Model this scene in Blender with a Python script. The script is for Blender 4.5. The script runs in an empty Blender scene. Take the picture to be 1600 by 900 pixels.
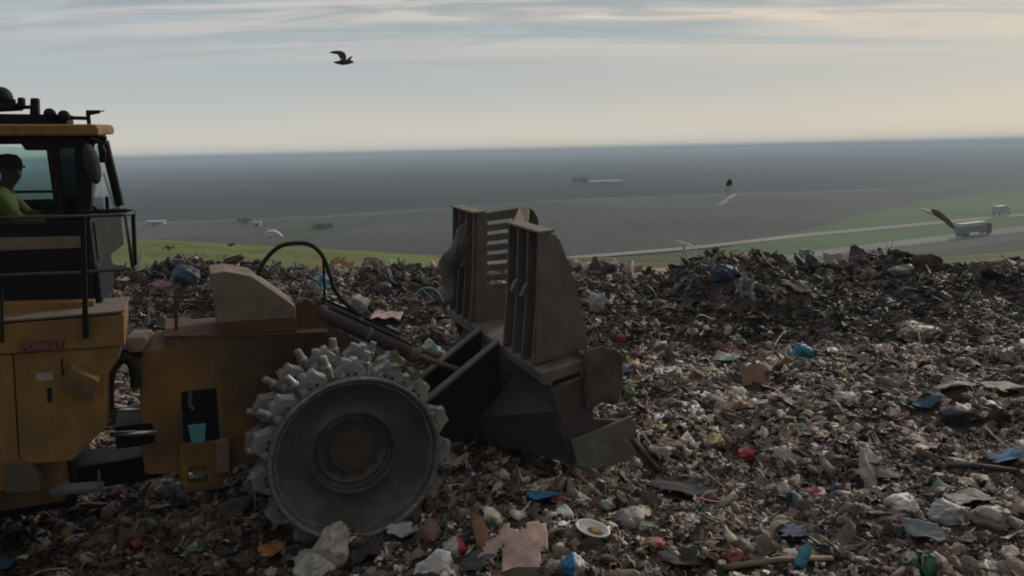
import bpy, bmesh, math, random
import numpy as np
from mathutils import Vector, Matrix

R_ = math.radians
random.seed(7)
rng = np.random.default_rng(11)
S = bpy.context.scene
COL = S.collection

# ------------------------------------------------------------------ camera
F_PX = 1200.0                       # focal length for a 1600 px wide frame
HOR = 235.5
ROLL = R_(1.2)
CAM_H = 3.95
pitch = math.atan((450 - HOR) / F_PX)
c_fw = np.array([0, math.cos(pitch), -math.sin(pitch)])
_up = np.array([0, math.sin(pitch), math.cos(pitch)])
_rt = np.array([1.0, 0, 0])
c_rt = _rt * math.cos(ROLL) - _up * math.sin(ROLL)
c_up = _up * math.cos(ROLL) + _rt * math.sin(ROLL)
C0 = np.array([0, 0, CAM_H])
cam = bpy.data.cameras.new('camera')
cam.sensor_width = 36
cam.lens = 36 * F_PX / 1600
cam.clip_start = 0.1
cam.clip_end = 60000
cam_o = bpy.data.objects.new('camera', cam)
COL.objects.link(cam_o)
M = Matrix.Identity(4)
for i in range(3):
    M[i][0], M[i][1], M[i][2], M[i][3] = c_rt[i], c_up[i], -c_fw[i], C0[i]
cam_o.matrix_world = M
S.camera = cam_o

# ------------------------------------------------------------------ light
SUN_EL, SUN_AZ = R_(24), R_(42)     # azimuth from +Y towards +X
w = bpy.data.worlds.new('World')
S.world = w
w.use_nodes = True
nt = w.node_tree
nt.nodes.clear()
def N(tree, t, **kw):
    n = tree.nodes.new(t)
    for k, v in kw.items():
        if k.startswith('i_'):
            n.inputs[k[2:].replace('_', ' ')].default_value = v
        else:
            setattr(n, k, v)
    return n
def L(tree, a, b): tree.links.new(a, b)
def ramp(tree, stops, interp='LINEAR'):
    n = tree.nodes.new('ShaderNodeValToRGB')
    n.color_ramp.interpolation = interp
    el = n.color_ramp.elements
    while len(el) < len(stops): el.new(0.5)
    for e, (p, c) in zip(el, stops):
        e.position = p
        e.color = (c[0], c[1], c[2], 1) if hasattr(c, '__len__') else (c, c, c, 1)
    return n
def mathn(tree, op, a, b=None, c=None, clamp=False):
    n = tree.nodes.new('ShaderNodeMath'); n.operation = op; n.use_clamp = clamp
    for i, v in enumerate((a, b, c)):
        if v is None: continue
        if hasattr(v, 'links'): tree.links.new(v, n.inputs[i])
        else: n.inputs[i].default_value = v
    return n.outputs[0]
def mixc(tree, fac, a, b, mode='MIX'):
    n = tree.nodes.new('ShaderNodeMix'); n.data_type = 'RGBA'; n.blend_type = mode; n.clamp_factor = True
    for idx, v in ((0, fac), (6, a), (7, b)):
        if hasattr(v, 'links'): tree.links.new(v, n.inputs[idx])
        elif idx == 0: n.inputs[0].default_value = v
        else: n.inputs[idx].default_value = (v[0], v[1], v[2], 1)
    return n.outputs[2]

sky = N(nt, 'ShaderNodeTexSky', sky_type='NISHITA', sun_disc=False, sun_elevation=SUN_EL, sun_rotation=SUN_AZ)
sky.air_density = 1.6; sky.dust_density = 3.0
tc = N(nt, 'ShaderNodeTexCoord')
sep = N(nt, 'ShaderNodeSeparateXYZ'); L(nt, tc.outputs['Generated'], sep.inputs[0])
zz = mathn(nt, 'MAXIMUM', sep.outputs[2], 0.0)
# cloud deck seen from below: direction projected on a flat layer
den = mathn(nt, 'ADD', zz, 0.10)
cx = mathn(nt, 'DIVIDE', sep.outputs[0], den); cy = mathn(nt, 'DIVIDE', sep.outputs[1], den)
cmb = N(nt, 'ShaderNodeCombineXYZ'); L(nt, cx, cmb.inputs[0]); L(nt, cy, cmb.inputs[1])
mp = N(nt, 'ShaderNodeMapping'); mp.inputs['Scale'].default_value = (0.30, 3.0, 1); mp.inputs['Location'].default_value = (3.1, 0.9, 0)
mp.inputs['Rotation'].default_value = (0, 0, R_(4))
L(nt, cmb.outputs[0], mp.inputs['Vector'])
n1 = N(nt, 'ShaderNodeTexNoise', i_Scale=1.0, i_Detail=4.0, i_Roughness=0.45, i_Distortion=0.7)
L(nt, mp.outputs[0], n1.inputs['Vector'])
cl = ramp(nt, [(0.36, 0.0), (0.46, 0.3), (0.56, 0.85), (0.66, 1.0)]); L(nt, n1.outputs[0], cl.inputs[0])
K = 10.0
veil = ramp(nt, [(0.0, (0.76, 0.70, 0.59)), (0.03, (0.675, 0.63, 0.54)), (0.065, (0.54, 0.545, 0.52)), (0.115, (0.445, 0.485, 0.495)),
                 (0.17, (0.375, 0.445, 0.47)), (0.25, (0.42, 0.46, 0.48)), (0.45, (0.58, 0.60, 0.62)), (1.0, (0.62, 0.64, 0.66))])
L(nt, zz, veil.inputs[0])
# clouds stand out high up only: fade them in with elevation
up_f = N(nt, 'ShaderNodeMapRange'); up_f.inputs[1].default_value = 0.085; up_f.inputs[2].default_value = 0.15
L(nt, zz, up_f.inputs[0])
side = N(nt, 'ShaderNodeMapRange'); side.inputs[1].default_value = -0.5; side.inputs[2].default_value = 0.6
L(nt, sep.outputs[0], side.inputs[0])
ccol = mixc(nt, side.outputs[0], (0.60, 0.56, 0.54), (0.80, 0.67, 0.54))
cf = mathn(nt, 'MULTIPLY', mathn(nt, 'MULTIPLY', cl.outputs[0], up_f.outputs[0]), 0.95)
vc = mixc(nt, cf, veil.outputs[0], ccol)
n2 = N(nt, 'ShaderNodeTexNoise', i_Scale=2.3, i_Detail=6.0, i_Roughness=0.55, i_Distortion=0.8)
mp2 = N(nt, 'ShaderNodeMapping'); mp2.inputs['Scale'].default_value = (0.55, 1.5, 1); mp2.inputs['Location'].default_value = (1.7, 4.2, 0); L(nt, cmb.outputs[0], mp2.inputs['Vector']); L(nt, mp2.outputs[0], n2.inputs['Vector'])
dk = ramp(nt, [(0.46, 0.0), (0.60, 1.0)]); L(nt, n2.outputs[0], dk.inputs[0])
up2 = N(nt, 'ShaderNodeMapRange'); up2.inputs[1].default_value = 0.11; up2.inputs[2].default_value = 0.17; L(nt, zz, up2.inputs[0])
vc = mixc(nt, mathn(nt, 'MULTIPLY', mathn(nt, 'MULTIPLY', dk.outputs[0], up2.outputs[0]), 0.75), vc, (0.335, 0.375, 0.40))
warm = mixc(nt, side.outputs[0], (0.955, 1.0, 1.045), (1.015, 1.0, 0.98))
vc = mixc(nt, 1.0, vc, warm, 'MULTIPLY')
vs = N(nt, 'ShaderNodeVectorMath', operation='SCALE'); vs.inputs['Scale'].default_value = K
L(nt, vc, vs.inputs[0])
bk = N(nt, 'ShaderNodeMapRange'); bk.inputs[1].default_value = -0.6; bk.inputs[2].default_value = 0.55; bk.inputs[3].default_value = 0.42; bk.inputs[4].default_value = 1.0
L(nt, sep.outputs[1], bk.inputs[0])
vs2 = N(nt, 'ShaderNodeVectorMath', operation='SCALE'); L(nt, vs.outputs[0], vs2.inputs[0]); L(nt, bk.outputs[0], vs2.inputs['Scale']); vs = vs2
skymix = mixc(nt, 0.96, sky.outputs[0], vs.outputs[0])
bg = N(nt, 'ShaderNodeBackground'); bg.inputs['Strength'].default_value = 0.09
L(nt, skymix, bg.inputs['Color'])
wo = N(nt, 'ShaderNodeOutputWorld'); L(nt, bg.outputs[0], wo.inputs['Surface'])

sun = bpy.data.lights.new('sun', 'SUN')
sun.energy = 1.5; sun.angle = R_(10); sun.color = (1.0, 0.93, 0.82)
sun_o = bpy.data.objects.new('sun', sun); COL.objects.link(sun_o)
sd = Vector((math.sin(SUN_AZ) * math.cos(SUN_EL), math.cos(SUN_AZ) * math.cos(SUN_EL), math.sin(SUN_EL)))
sun_o.rotation_euler = (-sd).to_track_quat('-Z', 'Y').to_euler()
sun_o.location = (20, 20, 30)

S.view_settings.view_transform = 'Standard'
S.view_settings.look = 'None'
S.view_settings.exposure = 0.13
S.view_settings.gamma = 1.0
S.view_settings.use_curve_mapping = False
S.render.engine = 'CYCLES'
S.cycles.use_denoising = True
S.cycles.max_bounces = 6
S.cycles.diffuse_bounces = 3
S.cycles.transparent_max_bounces = 12
S.cycles.volume_bounces = 1
S.cycles.filter_width = 1.9

# ------------------------------------------------------------------ pixel rays of the surveyed photograph
def ray(x, y):
    return c_fw + c_rt * ((x - 800) / F_PX) - c_up * ((y - 450) / F_PX)
def on_plane(x, y, z):
    r = ray(x, y); return C0 + r * ((z - C0[2]) / r[2])
def on_depth(x, y, Y):
    r = ray(x, y); return C0 + r * (Y / r[1])

# ------------------------------------------------------------------ noise
def _h(ix, iy, iz, seed):
    n = (ix * 374761393 + iy * 668265263 + iz * 2147483647 + seed * 974634541) & 0xFFFFFFFF
    n = ((n ^ (n >> 13)) * 1274126177) & 0xFFFFFFFF
    n = n ^ (n >> 16)
    return (n & 0xFFFFFF) / float(0xFFFFFF)
def vnoise(x, y, z=0.0, seed=0):
    x = np.asarray(x, float); y = np.asarray(y, float); z = np.asarray(z, float) + np.zeros_like(x)
    ix = np.floor(x).astype(np.int64); iy = np.floor(y).astype(np.int64); iz = np.floor(z).astype(np.int64)
    fx, fy, fz = x - ix, y - iy, z - iz
    fx = fx * fx * (3 - 2 * fx); fy = fy * fy * (3 - 2 * fy); fz = fz * fz * (3 - 2 * fz)
    o = 0
    for dx in (0, 1):
        for dy in (0, 1):
            for dz in (0, 1):
                o = o + _h(ix + dx, iy + dy, iz + dz, seed) * (fx if dx else 1 - fx) * (fy if dy else 1 - fy) * (fz if dz else 1 - fz)
    return o * 2 - 1
def smooth(t):
    t = np.clip(t, 0, 1); return t * t * (3 - 2 * t)

# ------------------------------------------------------------------ terrain
PLAIN = -28.0
_crest_px = [(-200, 400), (120, 402), (200, 406), (300, 400), (400, 406), (500, 408), (600, 410), (690, 413), (800, 412), (900, 409), (950, 415), (1000, 431),
             (1045, 432), (1075, 412), (1120, 396), (1180, 394), (1220, 404), (1255, 419), (1300, 416), (1350, 404),
             (1400, 396), (1440, 408), (1470, 423), (1505, 428), (1530, 414), (1600, 404), (1750, 398), (2000, 402)]
CREST_Y = 20.0
_cr = np.array([on_depth(px, py + (22 if px < 700 else 16 if px < 850 else 10), CREST_Y) for px, py in _crest_px])
BENCH_Y = 70.0
_be = np.array([on_depth(px, py, BENCH_Y) for px, py in
                [(-400, 366), (0, 370), (215, 377), (450, 390), (680, 405), (850, 412), (930, 409), (1060, 410), (1240, 414), (1440, 413), (1600, 401), (1900, 392)]])
def T(x, y):
    """height of the ground: rubbish plateau, rim bank, grassed bench, slope and plain"""
    x = np.asarray(x, float); y = np.asarray(y, float)
    hump = 0.20 * vnoise(x / 2.6, y / 2.2, 0, 3) + 0.16 * vnoise(x / 1.0, y / 0.8, 0, 4) + 0.10 * np.abs(vnoise(x / 0.45, y / 0.38, 0, 5)) - 0.05
    near_mach = np.exp(-(((x + 3.0) / 3.6) ** 2 + ((y - 8.0) / 3.0) ** 2))
    hump = hump * (1 - 0.75 * near_mach) - 0.03
    hc = np.interp(x, _cr[:, 0], _cr[:, 2])
    y0 = np.interp(x, [-12, -2, 3, 5, 14], [11.5, 12.5, 13.5, 15.3, 15.0])
    bank = hc * smooth((y - y0) / (CREST_Y - y0)) ** 0.9
    rough = 0.16 * vnoise(x / 0.9, y / 0.9, 0, 8) * smooth((y - y0) / 2.0)
    plateau = hump * (1 - 0.6 * smooth((y - 15) / 4)) + bank + rough
    zb = np.interp(x * BENCH_Y / np.maximum(y, 24.0), _be[:, 0], _be[:, 2])
    bench = -0.9 + (zb + 0.9) * np.clip((y - 26) / (BENCH_Y - 26), 0, 1.0) + 0.05 * vnoise(x / 5, y / 5, 0, 9)
    t1 = smooth((y - CREST_Y - 0.4) / 5.0)
    z = plateau * (1 - t1) + bench * t1
    drop = np.maximum.reduce([smooth((y - BENCH_Y) / 75.0), smooth((np.abs(x) - 110) / 120.0), smooth((-y - 60) / 120.0)])
    return z * (1 - drop) + PLAIN * drop
def ground_at(px, py, tmax=60):
    r = ray(px, py)
    t = np.arange(3.0, tmax, 0.02)
    P = C0[None] + r[None] * t[:, None]
    below = P[:, 2] < T(P[:, 0], P[:, 1])
    i = int(np.argmax(below)) if below.any() else len(t) - 1
    return P[i]

# ------------------------------------------------------------------ object helpers
def tag(o, label=None, cat=None, group=None, kind=None):
    if label: o['label'] = label
    if cat: o['category'] = cat
    if group: o['group'] = group
    if kind: o['kind'] = kind
    return o
def empty(name, loc=(0, 0, 0), rz=0.0):
    o = bpy.data.objects.new(name, None); COL.objects.link(o)
    o.location = loc; o.rotation_euler = (0, 0, rz); o.empty_display_size = 0.2
    return o
def link(name, me, mat=None, parent=None, smooth_=False, bevel=0.0, solid=0.0, auto=None):
    o = bpy.data.objects.new(name, me); COL.objects.link(o)
    if mat is not None:
        for m_ in (mat if isinstance(mat, (list, tuple)) else [mat]): me.materials.append(m_)
    if parent is not None: o.parent = parent
    if smooth_:
        me.polygons.foreach_set('use_smooth', [True] * len(me.polygons))
    if solid:
        md = o.modifiers.new('thickness', 'SOLIDIFY'); md.thickness = solid; md.offset = 0
    if bevel:
        md = o.modifiers.new('edge', 'BEVEL'); md.width = bevel; md.segments = 2; md.limit_method = 'ANGLE'; md.angle_limit = R_(35)
    return o
class MB:
    def __init__(s): s.v = []; s.f = []; s.mi = []
    def poly(s, pts, mi=0):
        b = len(s.v); s.v += [tuple(map(float, p)) for p in pts]; s.f.append(tuple(range(b, b + len(pts)))); s.mi.append(mi); return s
    def prism(s, pts, ext, mi=0):
        pts = [np.asarray(p, float) for p in pts]; ext = np.asarray(ext, float)
        n = len(pts); b = len(s.v)
        nrm = sum((np.cross(pts[i] - pts[0], pts[i + 1] - pts[0]) for i in range(1, n - 1)), np.zeros(3))
        if nrm @ ext > 0: pts = pts[::-1]
        s.v += [tuple(p) for p in pts] + [tuple(p + ext) for p in pts]
        s.f.append(tuple(range(b, b + n))); s.mi.append(mi)
        s.f.append(tuple(range(b + 2 * n - 1, b + n - 1, -1))); s.mi.append(mi)
        for i in range(n):
            j = (i + 1) % n
            s.f.append((b + i, b + n + i, b + n + j, b + j)); s.mi.append(mi)
        return s
    def box(s, a, b_, mi=0):
        x0, y0, z0 = np.minimum(a, b_); x1, y1, z1 = np.maximum(a, b_)
        return s.prism([(x0, y0, z0), (x1, y0, z0), (x1, y1, z0), (x0, y1, z0)], (0, 0, z1 - z0), mi)
    def hexa(s, q0, q1, mi=0):
        """two matching rings of points joined into a closed solid"""
        n = len(q0); b = len(s.v)
        s.v += [tuple(map(float, p)) for p in list(q0) + list(q1)]
        s.f.append(tuple(range(n - 1 + b, b - 1, -1))); s.f.append(tuple(range(b + n, b + 2 * n))); s.mi += [mi, mi]
        for i in range(n):
            j = (i + 1) % n; s.f.append((b + i, b + j, b + n + j, b + n + i)); s.mi.append(mi)
        return s
    def tube(s, pts, r, n=10, mi=0):
        pts = [Vector(p) for p in pts]; m = len(pts)
        rr = r if hasattr(r, '__len__') else [r] * m
        b = len(s.v); prev = None
        for i, p in enumerate(pts):
            d = (pts[min(i + 1, m - 1)] - pts[max(i - 1, 0)]).normalized()
            a = (prev - d * prev.dot(d)) if prev else d.orthogonal()
            a.normalize(); prev = a; c = d.cross(a)
            for k in range(n):
                t = 2 * math.pi * k / n
                s.v.append(tuple(p + (a * math.cos(t) + c * math.sin(t)) * rr[i]))
        for i in range(m - 1):
            for k in range(n):
                k2 = (k + 1) % n
                s.f.append((b + i * n + k, b + i * n + k2, b + (i + 1) * n + k2, b + (i + 1) * n + k)); s.mi.append(mi)
        s.f.append(tuple(b + k for k in range(n - 1, -1, -1))); s.f.append(tuple(b + (m - 1) * n + k for k in range(n))); s.mi += [mi, mi]
        return s
    def lathe(s, prof, axis='y', n=64, mi=0, center=(0, 0, 0)):
        """prof: (radius, along) pairs"""
        b = len(s.v); m = len(prof)
        for (r, h) in prof:
            for k in range(n):
                t = 2 * math.pi * k / n; a, c = r * math.cos(t), r * math.sin(t)
                p = (a, h, c) if axis == 'y' else ((a, c, h) if axis == 'z' else (h, a, c))
                s.v.append((p[0] + center[0], p[1] + center[1], p[2] + center[2]))
        for i in range(m - 1):
            for k in range(n):
                k2 = (k + 1) % n
                s.f.append((b + i * n + k, b + i * n + k2, b + (i + 1) * n + k2, b + (i + 1) * n + k)); s.mi.append(mi)
        return s
    def mesh(s, name):
        me = bpy.data.meshes.new(name); me.from_pydata(s.v, [], s.f); me.update()
        if any(s.mi): me.polygons.foreach_set('material_index', s.mi)
        bm = bmesh.new(); bm.from_mesh(me); bmesh.ops.recalc_face_normals(bm, faces=bm.faces); bm.to_mesh(me); bm.free()
        return me
    def build(s, name, mat, parent=None, **kw): return link(name, s.mesh(name), mat, parent, **kw)

# ------------------------------------------------------------------ materials
def new_mat(name):
    m = bpy.data.materials.new(name); m.use_nodes = True
    t = m.node_tree; t.nodes.clear()
    b = t.nodes.new('ShaderNodeBsdfPrincipled'); o = t.nodes.new('ShaderNodeOutputMaterial'); t.links.new(b.outputs[0], o.inputs[0])
    return m, t, b, o
def surf(name, col, rough=0.6, metal=0.0, dirt=0.0, dirtcol=(0.07, 0.055, 0.042), scale=3.0, bump=0.15, bscale=18.0, spec=0.4, var=0.15, lo=0.38, hi=0.7, streak=0.0, smap=(6, 6, 60), stain=None):
    """a colour with blotches of dirt, slight colour drift and a rough grain"""
    m, t, b, o = new_mat(name)
    tcn = N(t, 'ShaderNodeTexCoord')
    na = N(t, 'ShaderNodeTexNoise', i_Scale=scale, i_Detail=9.0, i_Roughness=0.62, i_Distortion=0.3); L(t, tcn.outputs['Object'], na.inputs['Vector'])
    nb = N(t, 'ShaderNodeTexNoise', i_Scale=bscale, i_Detail=6.0, i_Roughness=0.6); L(t, tcn.outputs['Object'], nb.inputs['Vector'])
    lo_c = tuple(c * (1 - var) for c in col); hi_c = tuple(min(1, c * (1 + var)) for c in col)
    base = mixc(t, nb.outputs[0], lo_c, hi_c)
    if dirt > 0:
        rp = ramp(t, [(lo, 0.0), (hi, 1.0)]); L(t, na.outputs[0], rp.inputs[0])
        base = mixc(t, mathn(t, 'MULTIPLY', rp.outputs[0], dirt), base, dirtcol)
        rr = mathn(t, 'MULTIPLY_ADD', rp.outputs[0], 0.3 * dirt, rough, clamp=True); L(t, rr, b.inputs['Roughness'])
    else: b.inputs['Roughness'].default_value = rough
    if streak:      # scraped, scratched metal
        mp_ = N(t, 'ShaderNodeMapping'); mp_.inputs['Scale'].default_value = smap; L(t, tcn.outputs['Object'], mp_.inputs['Vector'])
        ns = N(t, 'ShaderNodeTexNoise', i_Scale=1.0, i_Detail=8.0, i_Roughness=0.7); L(t, mp_.outputs[0], ns.inputs['Vector'])
        rs = ramp(t, [(0.52, 0.0), (0.68, 1.0)]); L(t, ns.outputs[0], rs.inputs[0])
        base = mixc(t, mathn(t, 'MULTIPLY', rs.outputs[0], streak), base, tuple(min(1, c * 2.1 + 0.02) for c in col))
        rs2 = ramp(t, [(0.30, 1.0), (0.46, 0.0)]); L(t, ns.outputs[0], rs2.inputs[0])
        base = mixc(t, mathn(t, 'MULTIPLY', rs2.outputs[0], streak), base, tuple(c * 0.4 for c in col))
    if stain:       # grease soaked in along one end of the part
        sx_ = N(t, 'ShaderNodeSeparateXYZ'); L(t, tcn.outputs['Object'], sx_.inputs[0])
        mr = N(t, 'ShaderNodeMapRange'); mr.inputs[1].default_value = stain[0]; mr.inputs[2].default_value = stain[1]
        L(t, mathn(t, 'MULTIPLY_ADD', na.outputs[0], 0.9, mathn(t, 'ADD', sx_.outputs[0], -0.45)), mr.inputs[0])
        base = mixc(t, mathn(t, 'MULTIPLY', mr.outputs[0], stain[3]), base, stain[2])
    L(t, base, b.inputs['Base Color'])
    b.inputs['Metallic'].default_value = metal
    b.inputs['Specular IOR Level'].default_value = spec
    if bump:
        bp = N(t, 'ShaderNodeBump', i_Strength=bump, i_Distance=0.02); L(t, nb.outputs[0], bp.inputs['Height']); L(t, bp.outputs[0], b.inputs['Normal'])
    return m
def glass(name, tint, refl=0.07):
    m, t, b, o = new_mat(name); t.nodes.remove(b)
    tr = N(t, 'ShaderNodeBsdfTransparent'); tr.inputs[0].default_value = (*tint, 1)
    gl = N(t, 'ShaderNodeBsdfGlossy'); gl.inputs['Roughness'].default_value = 0.06
    lw = N(t, 'ShaderNodeLayerWeight', i_Blend=0.35)
    mx = N(t, 'ShaderNodeMixShader')
    L(t, mathn(t, 'MULTIPLY_ADD', lw.outputs['Facing'], 0.35, refl, clamp=True), mx.inputs[0])
    L(t, tr.outputs[0], mx.inputs[1]); L(t, gl.outputs[0], mx.inputs[2]); L(t, mx.outputs[0], o.inputs[0])
    return m
def attr_mat(name, rough=0.65, bump=0.4, bscale=9.0, spec=0.35, nscale=4.0, amt=0.45, grime=0.0):
    m, t, b, o = new_mat(name)
    at = N(t, 'ShaderNodeAttribute', attribute_name='col')
    tcn = N(t, 'ShaderNodeTexCoord')
    na = N(t, 'ShaderNodeTexNoise', i_Scale=nscale, i_Detail=8.0, i_Roughness=0.65); L(t, tcn.outputs['Object'], na.inputs['Vector'])
    k = N(t, 'ShaderNodeMapRange'); k.inputs[1].default_value = 0.3; k.inputs[2].default_value = 0.7; k.inputs[3].default_value = 1 - amt; k.inputs[4].default_value = 1 + amt
    L(t, na.outputs[0], k.inputs[0])
    sc = N(t, 'ShaderNodeVectorMath', operation='SCALE'); L(t, at.outputs['Color'], sc.inputs[0]); L(t, k.outputs[0], sc.inputs['Scale'])
    fin = sc.outputs[0]
    if grime:
        ng = N(t, 'ShaderNodeTexNoise', i_Scale=5.5, i_Detail=7.0, i_Roughness=0.7); L(t, tcn.outputs['Object'], ng.inputs['Vector'])
        rg = ramp(t, [(0.42, 0.0), (0.66, 1.0)]); L(t, ng.outputs[0], rg.inputs[0])
        fin = mixc(t, mathn(t, 'MULTIPLY', rg.outputs[0], grime), fin, (0.094, 0.076, 0.063))
    L(t, fin, b.inputs['Base Color'])
    b.inputs['Roughness'].default_value = rough; b.inputs['Specular IOR Level'].default_value = spec
    if bump:
        nb = N(t, 'ShaderNodeTexNoise', i_Scale=bscale, i_Detail=5.0); L(t, tcn.outputs['Object'], nb.inputs['Vector'])
        bp = N(t, 'ShaderNodeBump', i_Strength=bump, i_Distance=0.03); L(t, nb.outputs[0], bp.inputs['Height']); L(t, bp.outputs[0], b.inputs['Normal'])
    return m

YEL = surf('yellow_paint', (0.28, 0.162, 0.05), 0.7, dirt=0.85, dirtcol=(0.12, 0.082, 0.05), scale=1.6, spec=0.3, bump=0.08, streak=0.13, smap=(16, 16, 1.6))
YEL_DIRTY = surf('caked_yellow_paint', (0.25, 0.14, 0.04), 0.78, dirt=0.9, dirtcol=(0.09, 0.066, 0.048), scale=1.1, lo=0.33, hi=0.6, bump=0.15, streak=0.18, smap=(16, 16, 2.0), stain=(-1.35, -0.5, (0.035, 0.027, 0.024), 0.9))
TAN = surf('dusty_tan_steel', (0.22, 0.175, 0.14), 0.8, dirt=0.7, dirtcol=(0.11, 0.088, 0.073), scale=3.5)
RUST = surf('rusty_steel', (0.11, 0.055, 0.03), 0.8, dirt=0.6, dirtcol=(0.06, 0.045, 0.035), scale=6)
BLACK = surf('black_paint', (0.008, 0.0085, 0.012), 0.6, dirt=0.3, dirtcol=(0.018, 0.016, 0.015), scale=4, bump=0.05, spec=0.2)
NAVY = surf('dark_cab_panel', (0.007, 0.009, 0.018), 0.55, dirt=0.35, dirtcol=(0.015, 0.015, 0.019), scale=3, bump=0.04, spec=0.2)
RUBBER = surf('black_rubber', (0.012, 0.012, 0.012), 0.75)
BLADE = surf('blade_steel', (0.165, 0.142, 0.13), 0.72, metal=0.1, dirt=0.7, dirtcol=(0.10, 0.083, 0.073), scale=2.2, spec=0.25, streak=0.18, smap=(6, 6, 4))
BLADE_DK = surf('dark_blade_steel', (0.075, 0.065, 0.062), 0.75, dirt=0.6, dirtcol=(0.05, 0.042, 0.038), scale=2.5, spec=0.2, streak=0.2, smap=(5, 5, 6))
BIT = surf('worn_edge_steel', (0.155, 0.148, 0.143), 0.6, metal=0.25, dirt=0.6, dirtcol=(0.075, 0.066, 0.06), scale=3, streak=0.25, smap=(5, 8, 8))
RING = surf('worn_rim_steel', (0.20, 0.20, 0.20), 0.5, metal=0.35, dirt=0.7, dirtcol=(0.085, 0.078, 0.07), scale=5, streak=0.6, smap=(14, 14, 14))
HUB = surf('muddy_hub', (0.078, 0.055, 0.04), 0.8, dirt=0.6, dirtcol=(0.035, 0.03, 0.027), scale=6)
ARM = surf('shadowed_arm_paint', (0.022, 0.022, 0.028), 0.7, dirt=0.5, dirtcol=(0.03, 0.027, 0.026), scale=3, spec=0.2)  # shade on the arm plates is put into this near-black colour
DISC = surf('drum_disc_steel', (0.10, 0.10, 0.105), 0.5, metal=0.35, dirt=0.8, dirtcol=(0.048, 0.045, 0.043), scale=2.6, spec=0.4, streak=0.16, smap=(7, 7, 7))
DRUM = surf('drum_shell_steel', (0.20, 0.19, 0.18), 0.7, metal=0.2, dirt=0.7, dirtcol=(0.10, 0.085, 0.07), scale=4)
CLEAT = surf('scuffed_cleat_steel', (0.32, 0.318, 0.316), 0.5, metal=0.4, dirt=0.9, dirtcol=(0.12, 0.105, 0.092), scale=7, bump=0.35, bscale=30, streak=0.5, smap=(9, 9, 9))
CHROME = surf('chrome_rod', (0.55, 0.55, 0.55), 0.25, metal=0.9, bump=0.0)
PALE = surf('pale_metal', (0.13, 0.13, 0.135), 0.55, metal=0.2, dirt=0.5)
RAIL = surf('grey_rail_paint', (0.045, 0.043, 0.045), 0.55, dirt=0.5, dirtcol=(0.12, 0.10, 0.09), scale=9)
WHITE = surf('white_paint', (0.36, 0.36, 0.355), 0.5, dirt=0.3)
RED = surf('red_label', (0.15, 0.02, 0.017), 0.6, dirt=0.5, dirtcol=(0.12, 0.05, 0.03), scale=20)
LETTER = surf('faded_letter_paint', (0.24, 0.15, 0.14), 0.6, dirt=0.4, scale=30)
CYAN = surf('cyan_plastic', (0.09, 0.42, 0.50), 0.5, dirt=0.4)
GLASS = glass('green_tinted_glass', (0.66, 0.79, 0.755), 0.05)
GLASS_D = glass('dark_tinted_glass', (0.025, 0.032, 0.034), 0.03)
HIVIS = surf('hi_vis_cloth', (0.20, 0.19, 0.07), 0.85, dirt=0.5, dirtcol=(0.10, 0.115, 0.05), scale=8)
SKIN = surf('skin', (0.10, 0.058, 0.042), 0.6, bump=0.02)
DARKCLOTH = surf('dark_cloth', (0.02, 0.022, 0.03), 0.9)

# ------------------------------------------------------------------ ground sheet
def np_mesh(name, verts, faces_list, colors=None, smooth_=True):
    """faces_list: list of (n,k) index arrays"""
    me = bpy.data.meshes.new(name)
    me.vertices.add(len(verts)); me.vertices.foreach_set('co', np.asarray(verts, np.float32).ravel())
    tot = sum(f.size for f in faces_list); npoly = sum(len(f) for f in faces_list)
    loops = np.concatenate([f.ravel() for f in faces_list]).astype(np.int32)
    sizes = np.concatenate([np.full(len(f), f.shape[1], np.int32) for f in faces_list])
    starts = np.concatenate([[0], np.cumsum(sizes)[:-1]]).astype(np.int32)
    me.loops.add(tot); me.loops.foreach_set('vertex_index', loops)
    me.polygons.add(npoly); me.polygons.foreach_set('loop_start', starts)
    me.update(calc_edges=True)
    if smooth_ is True: me.polygons.foreach_set('use_smooth', np.ones(npoly, bool))
    elif smooth_ is not False: me.polygons.foreach_set('use_smooth', np.asarray(smooth_, bool))
    if colors is not None:
        a = me.color_attributes.new('col', 'FLOAT_COLOR', 'POINT')
        c4 = np.ones((len(verts), 4), np.float32); c4[:, :3] = colors
        a.data.foreach_set('color', c4.ravel())
    me.validate()
    return me
radii = np.concatenate([np.arange(0.6, 28, 0.15), np.arange(28, 72, 1.2), np.arange(72, 160, 3), np.geomspace(162, 24000, 60)])
NA = 720
ang = np.linspace(0, 2 * np.pi, NA, endpoint=False)
gx = (radii[:, None] * np.sin(ang)[None]).ravel(); gy = (radii[:, None] * np.cos(ang)[None]).ravel()
gz = T(gx, gy)
far = np.hypot(gx, gy)
soil = np.array([0.045, 0.036, 0.029]); dirt_c = np.array([0.30, 0.22, 0.15]); grass = np.array([0.125, 0.15, 0.045]); olive = np.array([0.10, 0.108, 0.04])
plainc = np.array([0.034, 0.036, 0.046])
def lerp(a, b, t): return a * (1 - t[:, None]) + b * t[:, None]
gc = np.tile(soil, (len(gx), 1))
ratio = gx / np.maximum(gy, 1)
isg = smooth((gy - CREST_Y - 3.0) / 2.0)
right = smooth((ratio - 0.0) / 0.08)
bench_c = lerp(np.tile(grass, (len(gx), 1)), np.tile(olive, (len(gx), 1)), right)
dn = vnoise(gx / 6, gy / 6, 0, 21)
dband = right * smooth((52 + 8 * dn - gy) / 6)
bench_c = lerp(bench_c, np.tile(dirt_c, (len(gx), 1)), dband)
gc = lerp(gc, bench_c * (1 + 0.25 * vnoise(gx / 3, gy / 3, 0, 22))[:, None], isg)
isp = smooth((far - 110) / 50)
band = vnoise(gx / 1100, gy / 130, 0, 23) * 0.8 + vnoise(gx / 300, gy / 420, 0, 24) * 0.4
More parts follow.
